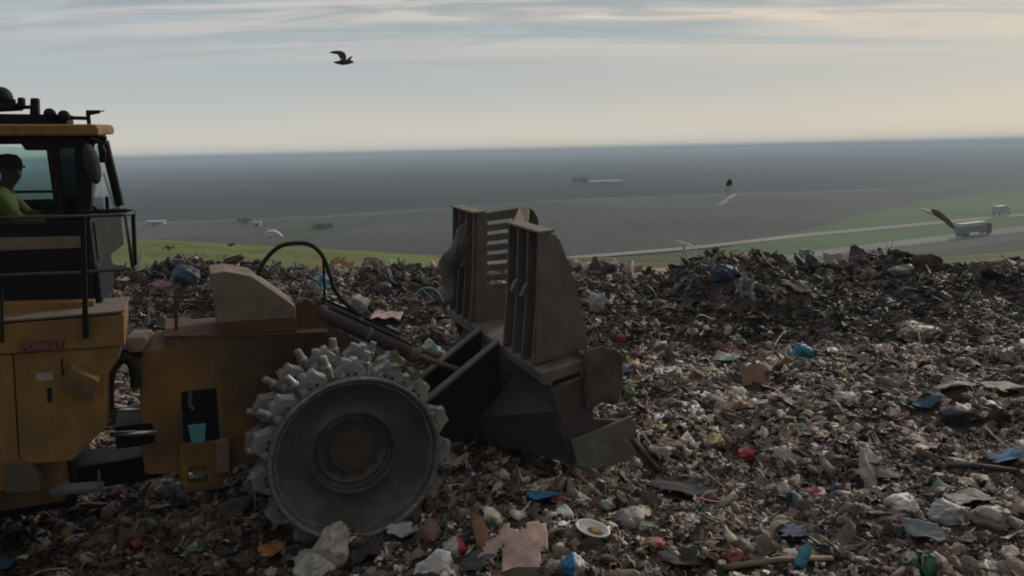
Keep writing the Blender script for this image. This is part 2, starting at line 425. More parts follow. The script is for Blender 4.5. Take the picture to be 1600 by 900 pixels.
pc = plainc[None] * (1 + 0.5 * band)[:, None] + np.array([0.0, 0.012, -0.006])[None] * (vnoise(gx / 900, gy / 400, 0, 25) > 0.25)[:, None]
gc = lerp(gc, pc, isp)
nr = len(radii)
ii, jj = np.meshgrid(np.arange(nr - 1), np.arange(NA), indexing='ij'); j2 = (jj + 1) % NA
quads = np.stack([ii * NA + jj, (ii + 1) * NA + jj, (ii + 1) * NA + j2, ii * NA + j2], -1).reshape(-1, 4)[:, ::-1]
gv = np.stack([gx, gy, gz], 1); gv = np.vstack([gv, [[0, 0, float(T(0.0, 0.0))]]])
gc = np.vstack([gc, soil[None]])
fan = np.stack([np.full(NA, len(gv) - 1), np.arange(NA), (np.arange(NA) + 1) % NA], 1)[:, ::-1]
gme = np_mesh('ground', gv, [quads, fan], np.clip(gc, 0.004, 1))
GROUND = attr_mat('ground_soil', rough=0.9, bump=0.5, bscale=3.0, spec=0.1, nscale=1.3, amt=0.3)
tag(link('ground', gme, GROUND), kind='structure')

# ------------------------------------------------------------------ fields, roads on the plain
def field_mat(name, c, c2, sx=0.02, sy=0.004, rough=0.95):
    m, t, b, o = new_mat(name)
    g = N(t, 'ShaderNodeTexCoord'); mpn = N(t, 'ShaderNodeMapping'); mpn.inputs['Scale'].default_value = (sx, sy, 1); mpn.inputs['Rotation'].default_value = (0, 0, R_(58))
    L(t, g.outputs['Object'], mpn.inputs['Vector'])
    n_ = N(t, 'ShaderNodeTexNoise', i_Scale=1.0, i_Detail=6.0, i_Roughness=0.6); L(t, mpn.outputs[0], n_.inputs['Vector'])
    n2 = N(t, 'ShaderNodeTexNoise', i_Scale=0.012, i_Detail=4.0); L(t, g.outputs['Object'], n2.inputs['Vector'])
    r_ = ramp(t, [(0.32, 0.0), (0.68, 1.0)]); L(t, n_.outputs[0], r_.inputs[0])
    r2 = ramp(t, [(0.3, 0.75), (0.7, 1.2)]); L(t, n2.outputs[0], r2.inputs[0])
    base = mixc(t, r_.outputs[0], c, c2); base = mixc(t, 1.0, base, r2.outputs[0], 'MULTIPLY')
    L(t, base, b.inputs['Base Color']); b.inputs['Roughness'].default_value = rough; b.inputs['Specular IOR Level'].default_value = 0.1
    return m
BROWN = field_mat('ploughed_earth', (0.062, 0.066, 0.058), (0.088, 0.09, 0.078), 0.22, 0.006)
BROWNL = field_mat('ploughed_earth_pale', (0.075, 0.068, 0.062), (0.10, 0.09, 0.078), 0.15, 0.01)
GREEN = field_mat('crop_green', (0.08, 0.128, 0.048), (0.105, 0.15, 0.058), 0.08, 0.01)
GREEND = field_mat('crop_dark_green', (0.048, 0.07, 0.042), (0.068, 0.09, 0.05), 0.08, 0.01)
EDGE = field_mat('field_margin', (0.105, 0.115, 0.09), (0.12, 0.13, 0.10))
PALEROAD = field_mat('gravel_road', (0.26, 0.24, 0.21), (0.32, 0.30, 0.26))
ASPH = field_mat('asphalt_verge', (0.085, 0.085, 0.085), (0.10, 0.10, 0.098))
CONC = field_mat('concrete_road', (0.21, 0.20, 0.19), (0.25, 0.24, 0.22))
TRACK = field_mat('dirt_track', (0.20, 0.17, 0.11), (0.24, 0.20, 0.14))
_lay = [0]
def sheet(name, px, mat, lab=None):
    _lay[0] += 1
    z = PLAIN + 0.06 * _lay[0]
    pts = [on_plane(x, y, z) for x, y in px]
    mb = MB(); mb.poly(pts); me = mb.mesh(name)
    if me.polygons[0].normal.z < 0: me.flip_normals()
    tag(link(name, me, mat), kind='structure')
def strip(name, line, w0, w1, mat):
    """a road: centre line in px with half-widths in px at both ends"""
    n = len(line); top, bot = [], []
    for i, (x, y) in enumerate(line):
        h = w0 + (w1 - w0) * i / (n - 1); top.append((x, y - h)); bot.append((x, y + h))
    sheet(name, top + bot[::-1], mat)
def curve_px(pts, n=6):
    out = []
    P = [pts[0]] + list(pts) + [pts[-1]]
    for i in range(1, len(P) - 2):
        for k in range(n):
            t = k / n; a, b, c, d = [np.array(q, float) for q in P[i - 1:i + 3]]
            out.append(tuple(0.5 * ((2 * b) + (-a + c) * t + (2 * a - 5 * b + 4 * c - d) * t * t + (-a + 3 * b - 3 * c + d) * t ** 3)))
    out.append(tuple(pts[-1])); return out
edge = curve_px([(-900, 400), (-300, 372), (215, 350), (470, 340), (720, 324), (870, 314), (1130, 304), (1300, 299), (1600, 284), (1900, 272), (2500, 250)])
strip('field', curve_px([(1290, 301), (1420, 292), (1600, 279), (1900, 264)]), 1.2, 5, GREEND)
strip('field', curve_px([(-500, 325), (160, 293), (260, 291), (430, 288)]), 1.0, 0.6, EDGE)
sheet('field', edge + [(2600, 520), (1600, 560), (0, 560), (-900, 520)], BROWN)
strip('field', edge, 2.2, 1.0, EDGE)
sheet('field', curve_px([(-900, 404), (215, 353), (400, 350), (480, 352), (560, 340), (700, 328)]) + curve_px([(640, 338), (520, 362), (430, 372), (330, 372), (215, 376), (-900, 440)]), BROWNL)
sheet('field', curve_px([(320, 371), (400, 364), (470, 352), (545, 345), (640, 336)]) + curve_px([(560, 352), (480, 372), (440, 384), (330, 382), (215, 380)]), GREEND)
sheet('field', curve_px([(1060, 402), (1240, 364), (1390, 325), (1500, 305), (1600, 298), (1900, 282)]) + [(2300, 300), (2300, 560), (700, 560), (820, 430)], GREEN)
strip('field', curve_px([(1235, 366), (1390, 326), (1500, 306), (1600, 299), (1900, 283)]), 0.8, 0.8, EDGE)
strip('road', curve_px([(300, 452), (700, 420), (900, 402), (1090, 386), (1240, 369), (1400, 354), (1600, 335), (1900, 308)]), 2.4, 2.4, PALEROAD)
sheet('field', [(1180, 428), (1330, 398), (1500, 378), (1620, 352), (1900, 318), (2100, 420), (1600, 470)], GREEND)
strip('road_verge', curve_px([(1100, 436), (1250, 411), (1400, 391), (1500, 378), (1640, 362), (1900, 330)]), 12, 9, ASPH)
strip('road', curve_px([(1050, 432), (1170, 412), (1300, 393), (1400, 381), (1500, 369), (1640, 352), (1900, 318)]), 4.5, 4.5, CONC)
strip('track', curve_px([(1200, 436), (1440, 414), (1600, 397), (1900, 362)]), 2.5, 2.5, TRACK)

# ------------------------------------------------------------------ rubbish: one heap of uncountable scraps
def ico(sub):
    bm = bmesh.new(); bmesh.ops.create_icosphere(bm, subdivisions=sub, radius=1.0)
    v = np.array([x.co[:] for x in bm.verts]); f = np.array([[q.index for q in x.verts] for x in bm.faces]); bm.free(); return v, f
def grid(nx, ny):
    u, v = np.meshgrid(np.linspace(-1, 1, nx), np.linspace(-1, 1, ny), indexing='ij')
    P = np.stack([u.ravel(), v.ravel(), np.zeros(nx * ny)], 1)
    i, j = np.meshgrid(np.arange(nx - 1), np.arange(ny - 1), indexing='ij')
    f = np.stack([i * ny + j, (i + 1) * ny + j, (i + 1) * ny + j + 1, i * ny + j + 1], -1).reshape(-1, 4); return P, f
def crumple(P, s, amp, freq):
    d = np.stack([vnoise(P[:, 0] * freq, P[:, 1] * freq, P[:, 2] * freq + 7 * k, s + k) for k in range(3)], 1)
    d2 = np.stack([np.abs(vnoise(P[:, 0] * freq * 2.3, P[:, 1] * freq * 2.3, P[:, 2] * freq * 2.3 + 5 * k, s + 11 + k)) for k in range(3)], 1) - 0.3
    return P + amp * (d + 0.6 * d2)
def crease(P, s, amp, n=9, f=2.6):
    g = np.random.default_rng(s); Q = P.copy()
    for k in range(n):
        d = g.normal(0, 1, 3); d /= np.linalg.norm(d); e = g.normal(0, 1, 3); e /= np.linalg.norm(e)
        ff = f * g.uniform(0.6, 1.8)
        Q = Q + e[None] * (amp / ff * 2.2 * (np.abs(((P @ d) * ff + g.uniform(0, 2)) % 2 - 1) - 0.5))[:, None]
    return Q
def tube_np(pts, r, n=6):
    mb = MB().tube(pts, r, n); v = np.array(mb.v); f4 = np.array([q for q in mb.f if len(q) == 4]); return v, f4
protos = {'bag': [], 'sheet': [], 'strip': [], 'stick': [], 'board': [], 'lump': [], 'bottle': [], 'shard': [], 'drape': []}
iv, iff = ico(3); iv1, if1 = ico(2)
for k in range(6):
    P, f = grid(15, 13); a_ = np.arctan2(P[:, 1], P[:, 0]); rr_ = 1 + 0.30 * vnoise(np.cos(a_) * 1.7 + k * 9, np.sin(a_) * 1.7, 0, 900 + k) + 0.12 * vnoise(np.cos(a_) * 5 + k, np.sin(a_) * 5, 0, 940 + k)
    mx = np.maximum(np.abs(P[:, 0]), np.abs(P[:, 1])); nn = np.hypot(P[:, 0], P[:, 1]) + 1e-6
    P = P * (mx / nn * rr_)[:, None]; q = crease(P, 960 + k, 0.20, 12, 2.0); P = np.stack([P[:, 0] + 0.4 * (q[:, 0] - P[:, 0]), 0.6 * (P[:, 1] + 0.4 * (q[:, 1] - P[:, 1])), q[:, 2] + 0.35 * np.abs(vnoise(P[:, 0] * 3, P[:, 1] * 3, 0, 980 + k))], 1)
    protos['drape'].append((P, f, True))
    v = crease(crumple(iv, 30 + 17 * k, 0.45, 1.2), 30 + k, 0.16, 12, 3.0); v[:, 2] *= 0.5; protos['bag'].append((v, iff, True))
    v = crease(crumple(iv1, 200 + 13 * k, 0.45, 1.4), 60 + k, 0.2, 8, 2.4); v[:, 2] *= 0.6; protos['lump'].append((v, if1, True))
    P, f = grid(9, 8); P[:, 2] = 0; v = crease(crumple(P, 300 + 19 * k, 0.36, 1.3), 90 + k, 0.17, 10, 2.4); v[:, 2] *= 1.0; v[:, 1] *= 0.62; protos['sheet'].append((v, f, True))
    P, f = grid(10, 2); t = P[:, 0].copy()
    P[:, 1] = P[:, 1] * 0.055 + 0.35 * np.sin(t * (1.5 + k * 0.4) + k); P[:, 2] = 0.28 * np.cos(t * (2 + 0.5 * k)) + P[:, 1] * 0.4; protos['strip'].append((P, f, True))
    a = np.array([[-1, 0, 0], [-0.3, 0.05 * math.sin(k), 0.06], [0.4, -0.06, 0.03 * k / 5], [1, 0.04 * k / 3, 0.02]]); protos['stick'].append((*tube_np(a, [0.03, 0.035, 0.03, 0.018], 5), True))
    P, f = grid(4, 3); P[:, 2] = 0.14 * np.sin(P[:, 0] * 2 + k) + 0.05 * P[:, 1] * (k - 2); P[:, 1] *= 0.5; P = crumple(P, 500 + k, 0.10, 1.3); protos['board'].append((P, f, False))
    P, f = grid(5, 4); P = crease(crumple(P, 600 + 7 * k, 0.4, 1.2), 120 + k, 0.18, 6, 2.0); P[:, 1] *= 0.7; P[:, 2] += 0.2; protos['shard'].append((P, f, True))
    prof = [(0.02, -1), (0.34, -0.98), (0.36, -0.5), (0.30 + 0.03 * k, 0.0), (0.36, 0.4), (0.14, 0.75), (0.13, 0.98), (0.02, 1.0)]
    mb = MB().lathe(prof, 'x', 9); v = crumple(np.array(mb.v), 700 + k, 0.10, 1.5); protos['bottle'].append((v, np.array(mb.f), True))
PAL = [  # weight, albedo, jitter
    (32, (0.135, 0.102, 0.083)), (13, (0.075, 0.060, 0.048)), (12, (0.035, 0.031, 0.029)), (8, (0.015, 0.015, 0.019)),
    (18, (0.22, 0.193, 0.165)), (7, (0.36, 0.335, 0.30)), (4.6, (0.52, 0.50, 0.47)), (3.2, (0.68, 0.67, 0.65)), (2, (0.30, 0.215, 0.17)), (2.5, (0.17, 0.10, 0.06)),
    (0.9, (0.26, 0.04, 0.04)), (1.0, (0.34, 0.13, 0.13)), (0.8, (0.035, 0.10, 0.22)), (1.2, (0.03, 0.045, 0.10)), (0.45, (0.06, 0.26, 0.34)),
    (0.6, (0.055, 0.13, 0.08)), (0.3, (0.16, 0.24, 0.09)), (0.8, (0.34, 0.27, 0.11)), (1.5, (0.20, 0.24, 0.25)), (0.25, (0.13, 0.09, 0.18))]
PW = np.array([p[0] for p in PAL]); PW = PW / PW.sum(); PC = np.array([p[1] for p in PAL])
_l = PC.mean(1, keepdims=True); PC = 0.74 * PC + 0.26 * _l * np.array([[1.12, 0.98, 0.86]]); PC = PC * np.array([[1.50, 1.38, 1.30]])
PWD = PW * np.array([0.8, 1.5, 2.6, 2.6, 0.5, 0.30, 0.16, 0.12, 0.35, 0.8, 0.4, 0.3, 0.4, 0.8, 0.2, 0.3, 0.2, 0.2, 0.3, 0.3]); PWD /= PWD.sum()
WAREA = []          # footprints to keep clear, (x, y, r)
acc_v, acc_c, acc_s, acc_f3, acc_f4, sm3, sm4, voff = [], [], [], [], [], [], [], [0]
def scatter(kind, x, y, size, flat=0.5, sink=0.15, dark=None, lift=0.0):
    n = len(x)
    if n == 0: return
    pl = protos[kind]
    if WAREA:
        keep = np.ones(n, bool)
        for ax_, ay_, ar_ in WAREA:
            d = math.hypot(ax_, ay_); ux, uy = ax_ / d, ay_ / d
            al = (x - ax_) * ux + (y - ay_) * uy; ac = (x - ax_) * uy - (y - ay_) * ux
            rr = ar_ + 0.35 * size
            keep &= ~((np.abs(ac) < rr * 0.95) & (al > -1.5 * rr - 0.1) & (al < rr * 0.8))
        x, y, size = x[keep], y[keep], size[keep]; n = len(x)
        if dark is not None: dark = dark[keep]
        if n == 0: return
    which = rng.integers(0, len(pl), n)
    for k in range(len(pl)):
        m = np.where(which == k)[0]
        if len(m) == 0: continue
        v, f, s = pl[k]; q = len(m)
        yaw = rng.uniform(0, 2 * np.pi, q); tx = rng.normal(0, flat, q); ty = rng.normal(0, flat, q)
        cz, sz = np.cos(yaw), np.sin(yaw); cxr, sxr = np.cos(tx), np.sin(tx); cyr, syr = np.cos(ty), np.sin(ty)
        o, z_ = np.ones(q), np.zeros(q)
        Rz = np.stack([np.stack([cz, -sz, z_], 1), np.stack([sz, cz, z_], 1), np.stack([z_, z_, o], 1)], 1)
        Rx = np.stack([np.stack([o, z_, z_], 1), np.stack([z_, cxr, -sxr], 1), np.stack([z_, sxr, cxr], 1)], 1)
        Ry = np.stack([np.stack([cyr, z_, syr], 1), np.stack([z_, o, z_], 1), np.stack([-syr, z_, cyr], 1)], 1)
        RR = Rz @ Rx @ Ry
        sc = (size[m] * 0.5)[:, None] * rng.uniform(0.7, 1.4, (q, 3)) * np.array([[1.15, 0.95, 0.9]])
        P = np.einsum('nij,nvj->nvi', RR, v[None] * sc[:, None])
        zt = T(x[m], y[m]); half = np.abs(P[:, :, 2]).max(1)
        P[:, :, 0] += x[m][:, None]; P[:, :, 1] += y[m][:, None]
        if kind == 'drape': P[:, :, 2] = T(P[:, :, 0], P[:, :, 1]) + 0.03 + v[None, :, 2] * (size[m] * 0.16)[:, None] - zt[:, None]; half = half * 0
        P[:, :, 2] += (zt + lift + half * (0.55 - sink) * rng.uniform(0.2, 1.0, q))[:, None]
        if dark is None: ci = rng.choice(len(PC), q, p=PW)
        else:
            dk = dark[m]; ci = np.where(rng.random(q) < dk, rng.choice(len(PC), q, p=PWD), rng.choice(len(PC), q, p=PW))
        pn = vnoise(x[m] / 0.9, y[m] / 0.6, 0, 51) * 0.6 + vnoise(x[m] / 2.5, y[m] / 1.6, 0, 52) * 0.4
        c = PC[ci] * (rng.lognormal(0, 0.25, q) * (1 + 0.45 * pn))[:, None] * rng.normal(1, 0.05, (q, 3))
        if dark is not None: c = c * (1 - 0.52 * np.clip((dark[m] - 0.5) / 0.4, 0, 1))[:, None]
        nv = len(v)
        acc_v.append(P.reshape(-1, 3)); acc_c.append(np.repeat(c, nv, 0))
        F = (f[None] + (voff[0] + np.arange(q) * nv)[:, None, None]).reshape(-1, f.shape[1])
        (acc_f3 if f.shape[1] == 3 else acc_f4).append(F); (sm3 if f.shape[1] == 3 else sm4).append(np.full(len(F), s))
        voff[0] += q * nv
def pts_in(y0, y1, dens, margin=4.0, k=0.78):
    n = int(dens * (y1 - y0) * (k * (y0 + y1) + 2 * margin))
    y = rng.uniform(y0, y1, n * 2); x = rng.uniform(-1, 1, n * 2) * (k * y1 + margin)
    ok = np.abs(x) < k * y + margin
    return x[ok][:n], y[ok][:n]
def darkness(x, y):
    """share of the dark, composted rubbish: the rim bank right of the blade and patches elsewhere, plus painted machine shade at lower left"""
    px = x / np.maximum(y, 1) * F_PX + 800
    bank = 0.98 * smooth((px - 880) / 160) * smooth((y - 14.6 + 0.8 * vnoise(x / 1.5, y, 0, 41)) / 1.4)
    left = smooth((760 - px) / 100) * smooth((y - 12) / 2) * 0.6
    low = 0.75 * smooth((px < 520) * 1.0 * (10 - y) / 3)  # machine's shade painted into the scrap colours at lower left
    patch = 0.4 * smooth(vnoise(x / 1.6, y / 1.6, 0, 43) * 2)
    return np.clip(np.maximum.reduce([bank, left + patch, low + 0 * x, patch]), 0, 1)
def ln(n, med, sig, lo, hi): return np.clip(med * rng.lognormal(0, sig, n), lo, hi)

# ------------------------------------------------------------------ landfill compactor: its own axes (u forward, v to its far side, w up)
m_th, m_ro = R_(22.5), R_(2.0)
m_v = np.array([-math.sin(m_th) * math.cos(m_ro), math.cos(m_th) * math.cos(m_ro), math.sin(m_ro)])
m_u = np.array([math.cos(m_th), math.sin(m_th), 0]); m_w = np.cross(m_u, m_v)
m_O = np.array([-1.6195, 7.4483, 0.856])          # centre of the near front drum's outer face
RD = 0.885                                           # drum radius
VC = 1.62                                            # centre line
base = m_O - m_w * RD
comp = empty('landfill_compactor')
MM = Matrix.Identity(4)
for i in range(3): MM[i][0], MM[i][1], MM[i][2], MM[i][3] = m_u[i], m_v[i], m_w[i], base[i]
comp.matrix_world = MM
tag(comp, 'yellow landfill compactor with toothed steel drums and raised front blade', 'compactor')
def V(x, y, v):
    r = ray(x, y); t = ((m_O + m_v * v - C0) @ m_v) / (r @ m_v); P = C0 + r * t - m_O
    return np.array([P @ m_u, v, P @ m_w])
def Wl(x, y, w_):
    r = ray(x, y); t = ((m_O + m_w * w_ - C0) @ m_w) / (r @ m_w); P = C0 + r * t - m_O
    return np.array([P @ m_u, P @ m_v, w_])
def U(x, y, u_):
    r = ray(x, y); t = ((m_O + m_u * u_ - C0) @ m_u) / (r @ m_u); P = C0 + r * t - m_O
    return np.array([u_, P @ m_v, P @ m_w])
def Vs(px, v): return [V(x, y, v) for x, y in px]
def part(mb, name, mat, parent=comp, label=None, **kw):
    o = mb.build(name, mat, parent, **kw)
    if parent is comp: o.location = (0, 0, RD)
    if label: o['label'] = label
    return o
ev = lambda d: (0, d, 0)

# --- drums with cleats
def wheel():
    m = MB().lathe([(0.50, 0.38), (0.78, 0.38), (0.80, 0.06), (0.80, 1.12), (0.60, 1.12)], 'y', 72)
    wh = part(m, 'drum', DRUM, smooth_=False)
    for p in wh.data.polygons: p.use_smooth = abs(p.normal.y) < 0.5
    m = MB().lathe([(0.80, 0.06), (0.875, 0.05), (0.888, 0.02), (0.885, -0.012), (0.868, -0.02), (0.85, -0.008), (0.838, 0.018)], 'y', 96)
    part(m, 'rim', RING, wh, smooth_=True)
    m = MB().lathe([(0.838, 0.018), (0.815, 0.06), (0.78, 0.10), (0.62, 0.17), (0.475, 0.21), (0.455, 0.19), (0.43, 0.195), (0.42, 0.225), (0.405, 0.28), (0.375, 0.29), (0.365, 0.265), (0.35, 0.27), (0.335, 0.285), (0.30, 0.295), (0.0, 0.30)], 'y', 96)
    part(m, 'dished_plate', DISC, wh, smooth_=True)
    part(MB().lathe([(0.0, 0.235), (0.22, 0.24), (0.25, 0.255), (0.265, 0.33)], 'y', 40), 'hub', HUB, wh, smooth_=True)
    for k in range(10):
        a = 2 * math.pi * k / 10
        part(MB().lathe([(0.018, 0.30), (0.018, 0.27), (0.012, 0.265), (0.0, 0.265)], 'y', 6, center=(0.30 * math.cos(a), 0.0, 0.30 * math.sin(a))), 'bolt', HUB, wh)
    # the two kinds of cleat, built once
    mb = MB()
    ol = [(-0.135, 0.785), (-0.152, 0.905), (-0.088, 0.995), (-0.080, 1.045), (-0.032, 1.045), (0.0, 1.026), (0.032, 1.045), (0.080, 1.045), (0.088, 0.995), (0.152, 0.905), (0.135, 0.785)]
    q0 = [(t, -0.085 + 0.035 * max(0, r - 0.9) / 0.17, r) for t, r in ol]; q1 = [(t, 0.085 - 0.035 * max(0, r - 0.9) / 0.17, r) for t, r in ol]
    mb.hexa(q0, q1)
    for sx in (-0.042, 0.042):
        mb.lathe([(0.0, -0.0855), (0.015, -0.0855), (0.015, -0.06)], 'y', 10, mi=1, center=(sx, -0.002, 0.90))
    broad = mb.mesh('broad_cleat')
    mb = MB()
    ring = lambda h, a, b: [(a * math.cos(t), b * math.sin(t), h) for t in [math.pi / 8 * k for k in range(16)]]
    hs = [(0.785, 0.064, 0.072), (0.925, 0.058, 0.064), (0.940, 0.048, 0.053), (1.035, 0.041, 0.045), (1.045, 0.034, 0.038)]
    for (h0, a0, b0), (h1, a1, b1) in zip(hs[:-1], hs[1:]):
        b = len(mb.v); mb.v += ring(h0, a0, b0) + ring(h1, a1, b1)
        for k in range(16): mb.f.append((b + k, b + (k + 1) % 16, b + 16 + (k + 1) % 16, b + 16 + k)); mb.mi.append(0)
    mb.poly(ring(1.045, 0.034, 0.038))
    post = mb.mesh('post_cleat')
    for me in (broad, post):
        me.materials.append(CLEAT); me.materials.append(RUBBER)
    post.polygons.foreach_set('use_smooth', [len(q.vertices) == 4 and abs(q.normal.z) < 0.5 for q in post.polygons])
    for row, (v_, off, kinds) in enumerate([(0.17, 0, 'b'), (0.44, 0.5, 'p'), (0.74, 0.5, 'b'), (1.0, 0.0, 'p')]):
        for k in range(15):
            a = math.pi / 2 + 2 * math.pi * (k + off) / 15 + (rng.normal(0, 0.012))
            o = bpy.data.objects.new('cleat', broad if kinds == 'b' else post); COL.objects.link(o); o.parent = wh
            # local z (radial) turns to the angle a in the u-w plane
            o.matrix_local = Matrix.Translation((0, v_, 0)) @ Matrix.Rotation(math.pi / 2 - a, 4, 'Y') @ Matrix.Rotation(rng.normal(0, 0.05), 4, 'Z') @ Matrix.Diagonal((1, 1, 1, 1))
            if kinds == 'b':
                md = o.modifiers.new('edge', 'BEVEL'); md.width = 0.008; md.segments = 2; md.limit_method = 'ANGLE'; md.angle_limit = R_(25)
    return wh
drum0 = wheel()
def wheel_copy(mat4):
    c = drum0.copy(); COL.objects.link(c); c.parent = comp; c.matrix_local = Matrix.Translation((0, 0, RD)) @ mat4
    for ch in list(drum0.children):
        d = ch.copy(); COL.objects.link(d); d.parent = c
flip = Matrix.Translation((0, 2 * VC, 0)) @ Matrix.Rotation(math.pi, 4, 'Z')
wheel_copy(flip)
rear = Matrix.Translation((-4.55, 0, 0))
wheel_copy(rear @ Matrix.Rotation(0.3, 4, 'Y')); wheel_copy(rear @ flip)
for ua in (0, -4.55): part(MB().tube([(ua, 0.32, 0), (ua, 2 * VC - 0.32, 0)], 0.26, 20), 'axle', BLACK)

# --- front frame
v0, v1 = 1.22, 2 * VC - 1.22
mb = MB()
mb.prism([(-1.99, v0, 1.07), (-1.72, v0, 1.075), (-1.71, v0, 1.185), (-0.05, v0, 1.05), (0.12, v0, 0.75), (0.65, v0, 0.25), (0.75, v0, -0.35), (-0.2, v0, -0.42), (-1.15, v0, -0.36),
          (-1.22, v0, -0.42), (-2.06, v0, -0.30), (-2.06, v0, 0.03), (-1.93, v0, 0.04), (-1.93, v0, 0.26), (-2.04, v0, 0.27)], ev(v1 - v0))
front = part(mb, 'front_frame', YEL_DIRTY, bevel=0.014)
mb = MB().prism([(-1.73, v0 - 0.015, 1.187), (-1.73, v0 - 0.015, 1.212), (-0.03, v0 - 0.015, 1.075), (-0.03, v0 - 0.015, 1.052)], ev(v1 - v0 + 0.03))
part(mb, 'deck_plate', RUST, front)
# recess in the near side of the frame with its tow frame below
q = Vs([(284, 612), (338, 606), (343, 692), (284, 697)], v0 - 0.004)
mb = MB().prism(q, ev(-0.008)); part(mb, 'recess_panel', BLACK, front)
mb = MB()
out = Vs([(281, 694), (357, 689), (358, 742), (341, 764), (288, 766), (281, 745)], v0 - 0.06)
inn = Vs([(296, 730), (322, 728), (325, 750), (320, 756), (298, 757), (293, 752)], v0 - 0.06)
for i in range(6):
    j = (i + 1) % 6; mb.prism([out[i], out[j], inn[j], inn[i]], ev(0.16))
part(mb, 'tow_eye', YEL_DIRTY, front, bevel=0.008)
mb = MB().prism(Vs([(336, 690), (358, 687), (359, 738), (338, 740)], v0 - 0.13), ev(0.06)); part(mb, 'bracket', TAN, front, bevel=0.006)
mb = MB().tube([V(345, 645, v0 - 0.07), V(347, 690, v0 - 0.07)], 0.014, 8); part(mb, 'pin', CHROME, front)
mb = MB().tube([V(283, 640, v0 - 0.04), V(284, 690, v0 - 0.04)], 0.012, 8); part(mb, 'pipe', PALE, front)
mb = MB().tube([V(297, 612, v0 - 0.02), V(296, 632, v0 - 0.03), V(302, 640, v0 - 0.03)], 0.02, 8); part(mb, 'grease_fitting', PALE, front)

# guard box on the front frame
mb = MB()
gq = Vs([(328, 427), (352, 424), (392, 431), (428, 455), (462, 479), (463, 497), (338, 506)], v0 + 0.02)
mb.prism(gq, ev(0.55))
guard = part(mb, 'guard_box', TAN, bevel=0.012)
mb = MB().prism(Vs([(338, 507), (463, 498), (465, 517), (341, 523)], v0 + 0.005), ev(0.60)); part(mb, 'guard_base', RUST, guard, bevel=0.008)
mb = MB().prism(Vs([(458, 476), (480, 466), (492, 474), (505, 492), (512, 519), (462, 521)], v0 + 0.22), ev(0.06)); part(mb, 'cylinder_bracket', RUST, bevel=0.008)
mb = MB().prism(Vs([(458, 476), (480, 466), (492, 474), (505, 492), (512, 519), (462, 521)], v0 + 0.62), ev(0.06)); part(mb, 'cylinder_bracket', RUST, bevel=0.008)
# handrail on the front frame
mb = MB().tube([V(274, 462, 1.5), V(276, 526, 1.5)], 0.018, 8).tube([V(274, 470, 1.5), V(334, 473, 1.5)], 0.012, 8).tube([V(300, 497, 1.5), V(334, 494, 1.5)], 0.010, 8)
mb.tube([V(298, 496, 1.5), V(318, 474, 1.5)], 0.009, 6).tube([V(312, 497, 1.5), V(328, 474, 1.5)], 0.009, 6)
part(mb, 'handrail', RUST)
# lift cylinders
for vv, dx in ((1.50, 0), (2.05, 0)):
    a, b, c_ = V(498, 486, 1.5), V(652, 556, 1.5), V(722, 580, 1.5)
    sh = np.array([0, vv - 1.5, 0]); a, b, c_ = a + sh, b + sh, c_ + sh
    d = (b - a); mb = MB().tube([a, a + d * 0.03, a + d * 0.97, b], [0.085, 0.09, 0.09, 0.075], 20)
    cyl = part(mb, 'lift_cylinder', BLADE_DK, smooth_=False)
    for p in cyl.data.polygons: p.use_smooth = len(p.vertices) == 4
    part(MB().tube([a + d * 0.46, a + d * 0.50], 0.102, 20), 'clamp', BLADE, cyl); part(MB().tube([a + d * 0.90, b], 0.10, 20), 'gland', BLADE, cyl)
    mb = MB().tube([b, c_ + (c_ - b) * 0.1], 0.035, 12); part(mb, 'rod', BLADE, cyl)
    mb = MB().tube([a + d * 0.1 + np.array([0, -0.03, 0.11]), a + d * 0.55 + np.array([0, -0.03, 0.115]), b + np.array([0, -0.02, 0.11])], 0.014, 6); part(mb, 'oil_pipe', BLACK, cyl)
mb = MB().prism(Vs([(505, 508), (512, 506), (572, 540), (572, 556), (505, 530)], 1.42), ev(0.05)); part(mb, 'lift_link', RUST, bevel=0.006)
# hoses
def spl(pts, n=8):
    pts = [np.asarray(p, float) for p in pts]; P = [pts[0]] + pts + [pts[-1]]; out = []
    for i in range(1, len(P) - 2):
        for k in range(n):
            t = k / n; a, b, c, d = P[i - 1:i + 3]
            out.append(0.5 * ((2 * b) + (-a + c) * t + (2 * a - 5 * b + 4 * c - d) * t * t + (-a + 3 * b - 3 * c + d) * t ** 3))
    out.append(pts[-1]); return out
h = Vs([(398, 440), (412, 410), (434, 387), (460, 380), (486, 383), (504, 400), (514, 425), (522, 450), (536, 470), (560, 492)], 1.7)
part(MB().tube(spl(h), 0.026, 10), 'hydraulic_hose', RUBBER, smooth_=True)
h = Vs([(505, 402), (506, 430), (507, 462), (500, 484)], 1.72); part(MB().tube(spl(h), 0.016, 8), 'hydraulic_hose', RUBBER, smooth_=True)
h = Vs([(572, 515), (578, 545), (574, 560)], 1.45); part(MB().tube(spl(h), 0.018, 8), 'hydraulic_hose', RUBBER, smooth_=True)

# --- push frame between drum axle and blade
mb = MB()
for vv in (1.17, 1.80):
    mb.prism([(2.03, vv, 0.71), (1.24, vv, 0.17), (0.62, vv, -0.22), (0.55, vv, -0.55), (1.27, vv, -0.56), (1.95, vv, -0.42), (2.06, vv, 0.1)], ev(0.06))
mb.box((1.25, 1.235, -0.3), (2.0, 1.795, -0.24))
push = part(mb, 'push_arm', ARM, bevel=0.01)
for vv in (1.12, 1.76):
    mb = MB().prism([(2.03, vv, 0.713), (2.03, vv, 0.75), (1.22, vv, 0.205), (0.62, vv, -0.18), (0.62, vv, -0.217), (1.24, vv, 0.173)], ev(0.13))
    part(mb, 'flange', BLADE, push, bevel=0.006)
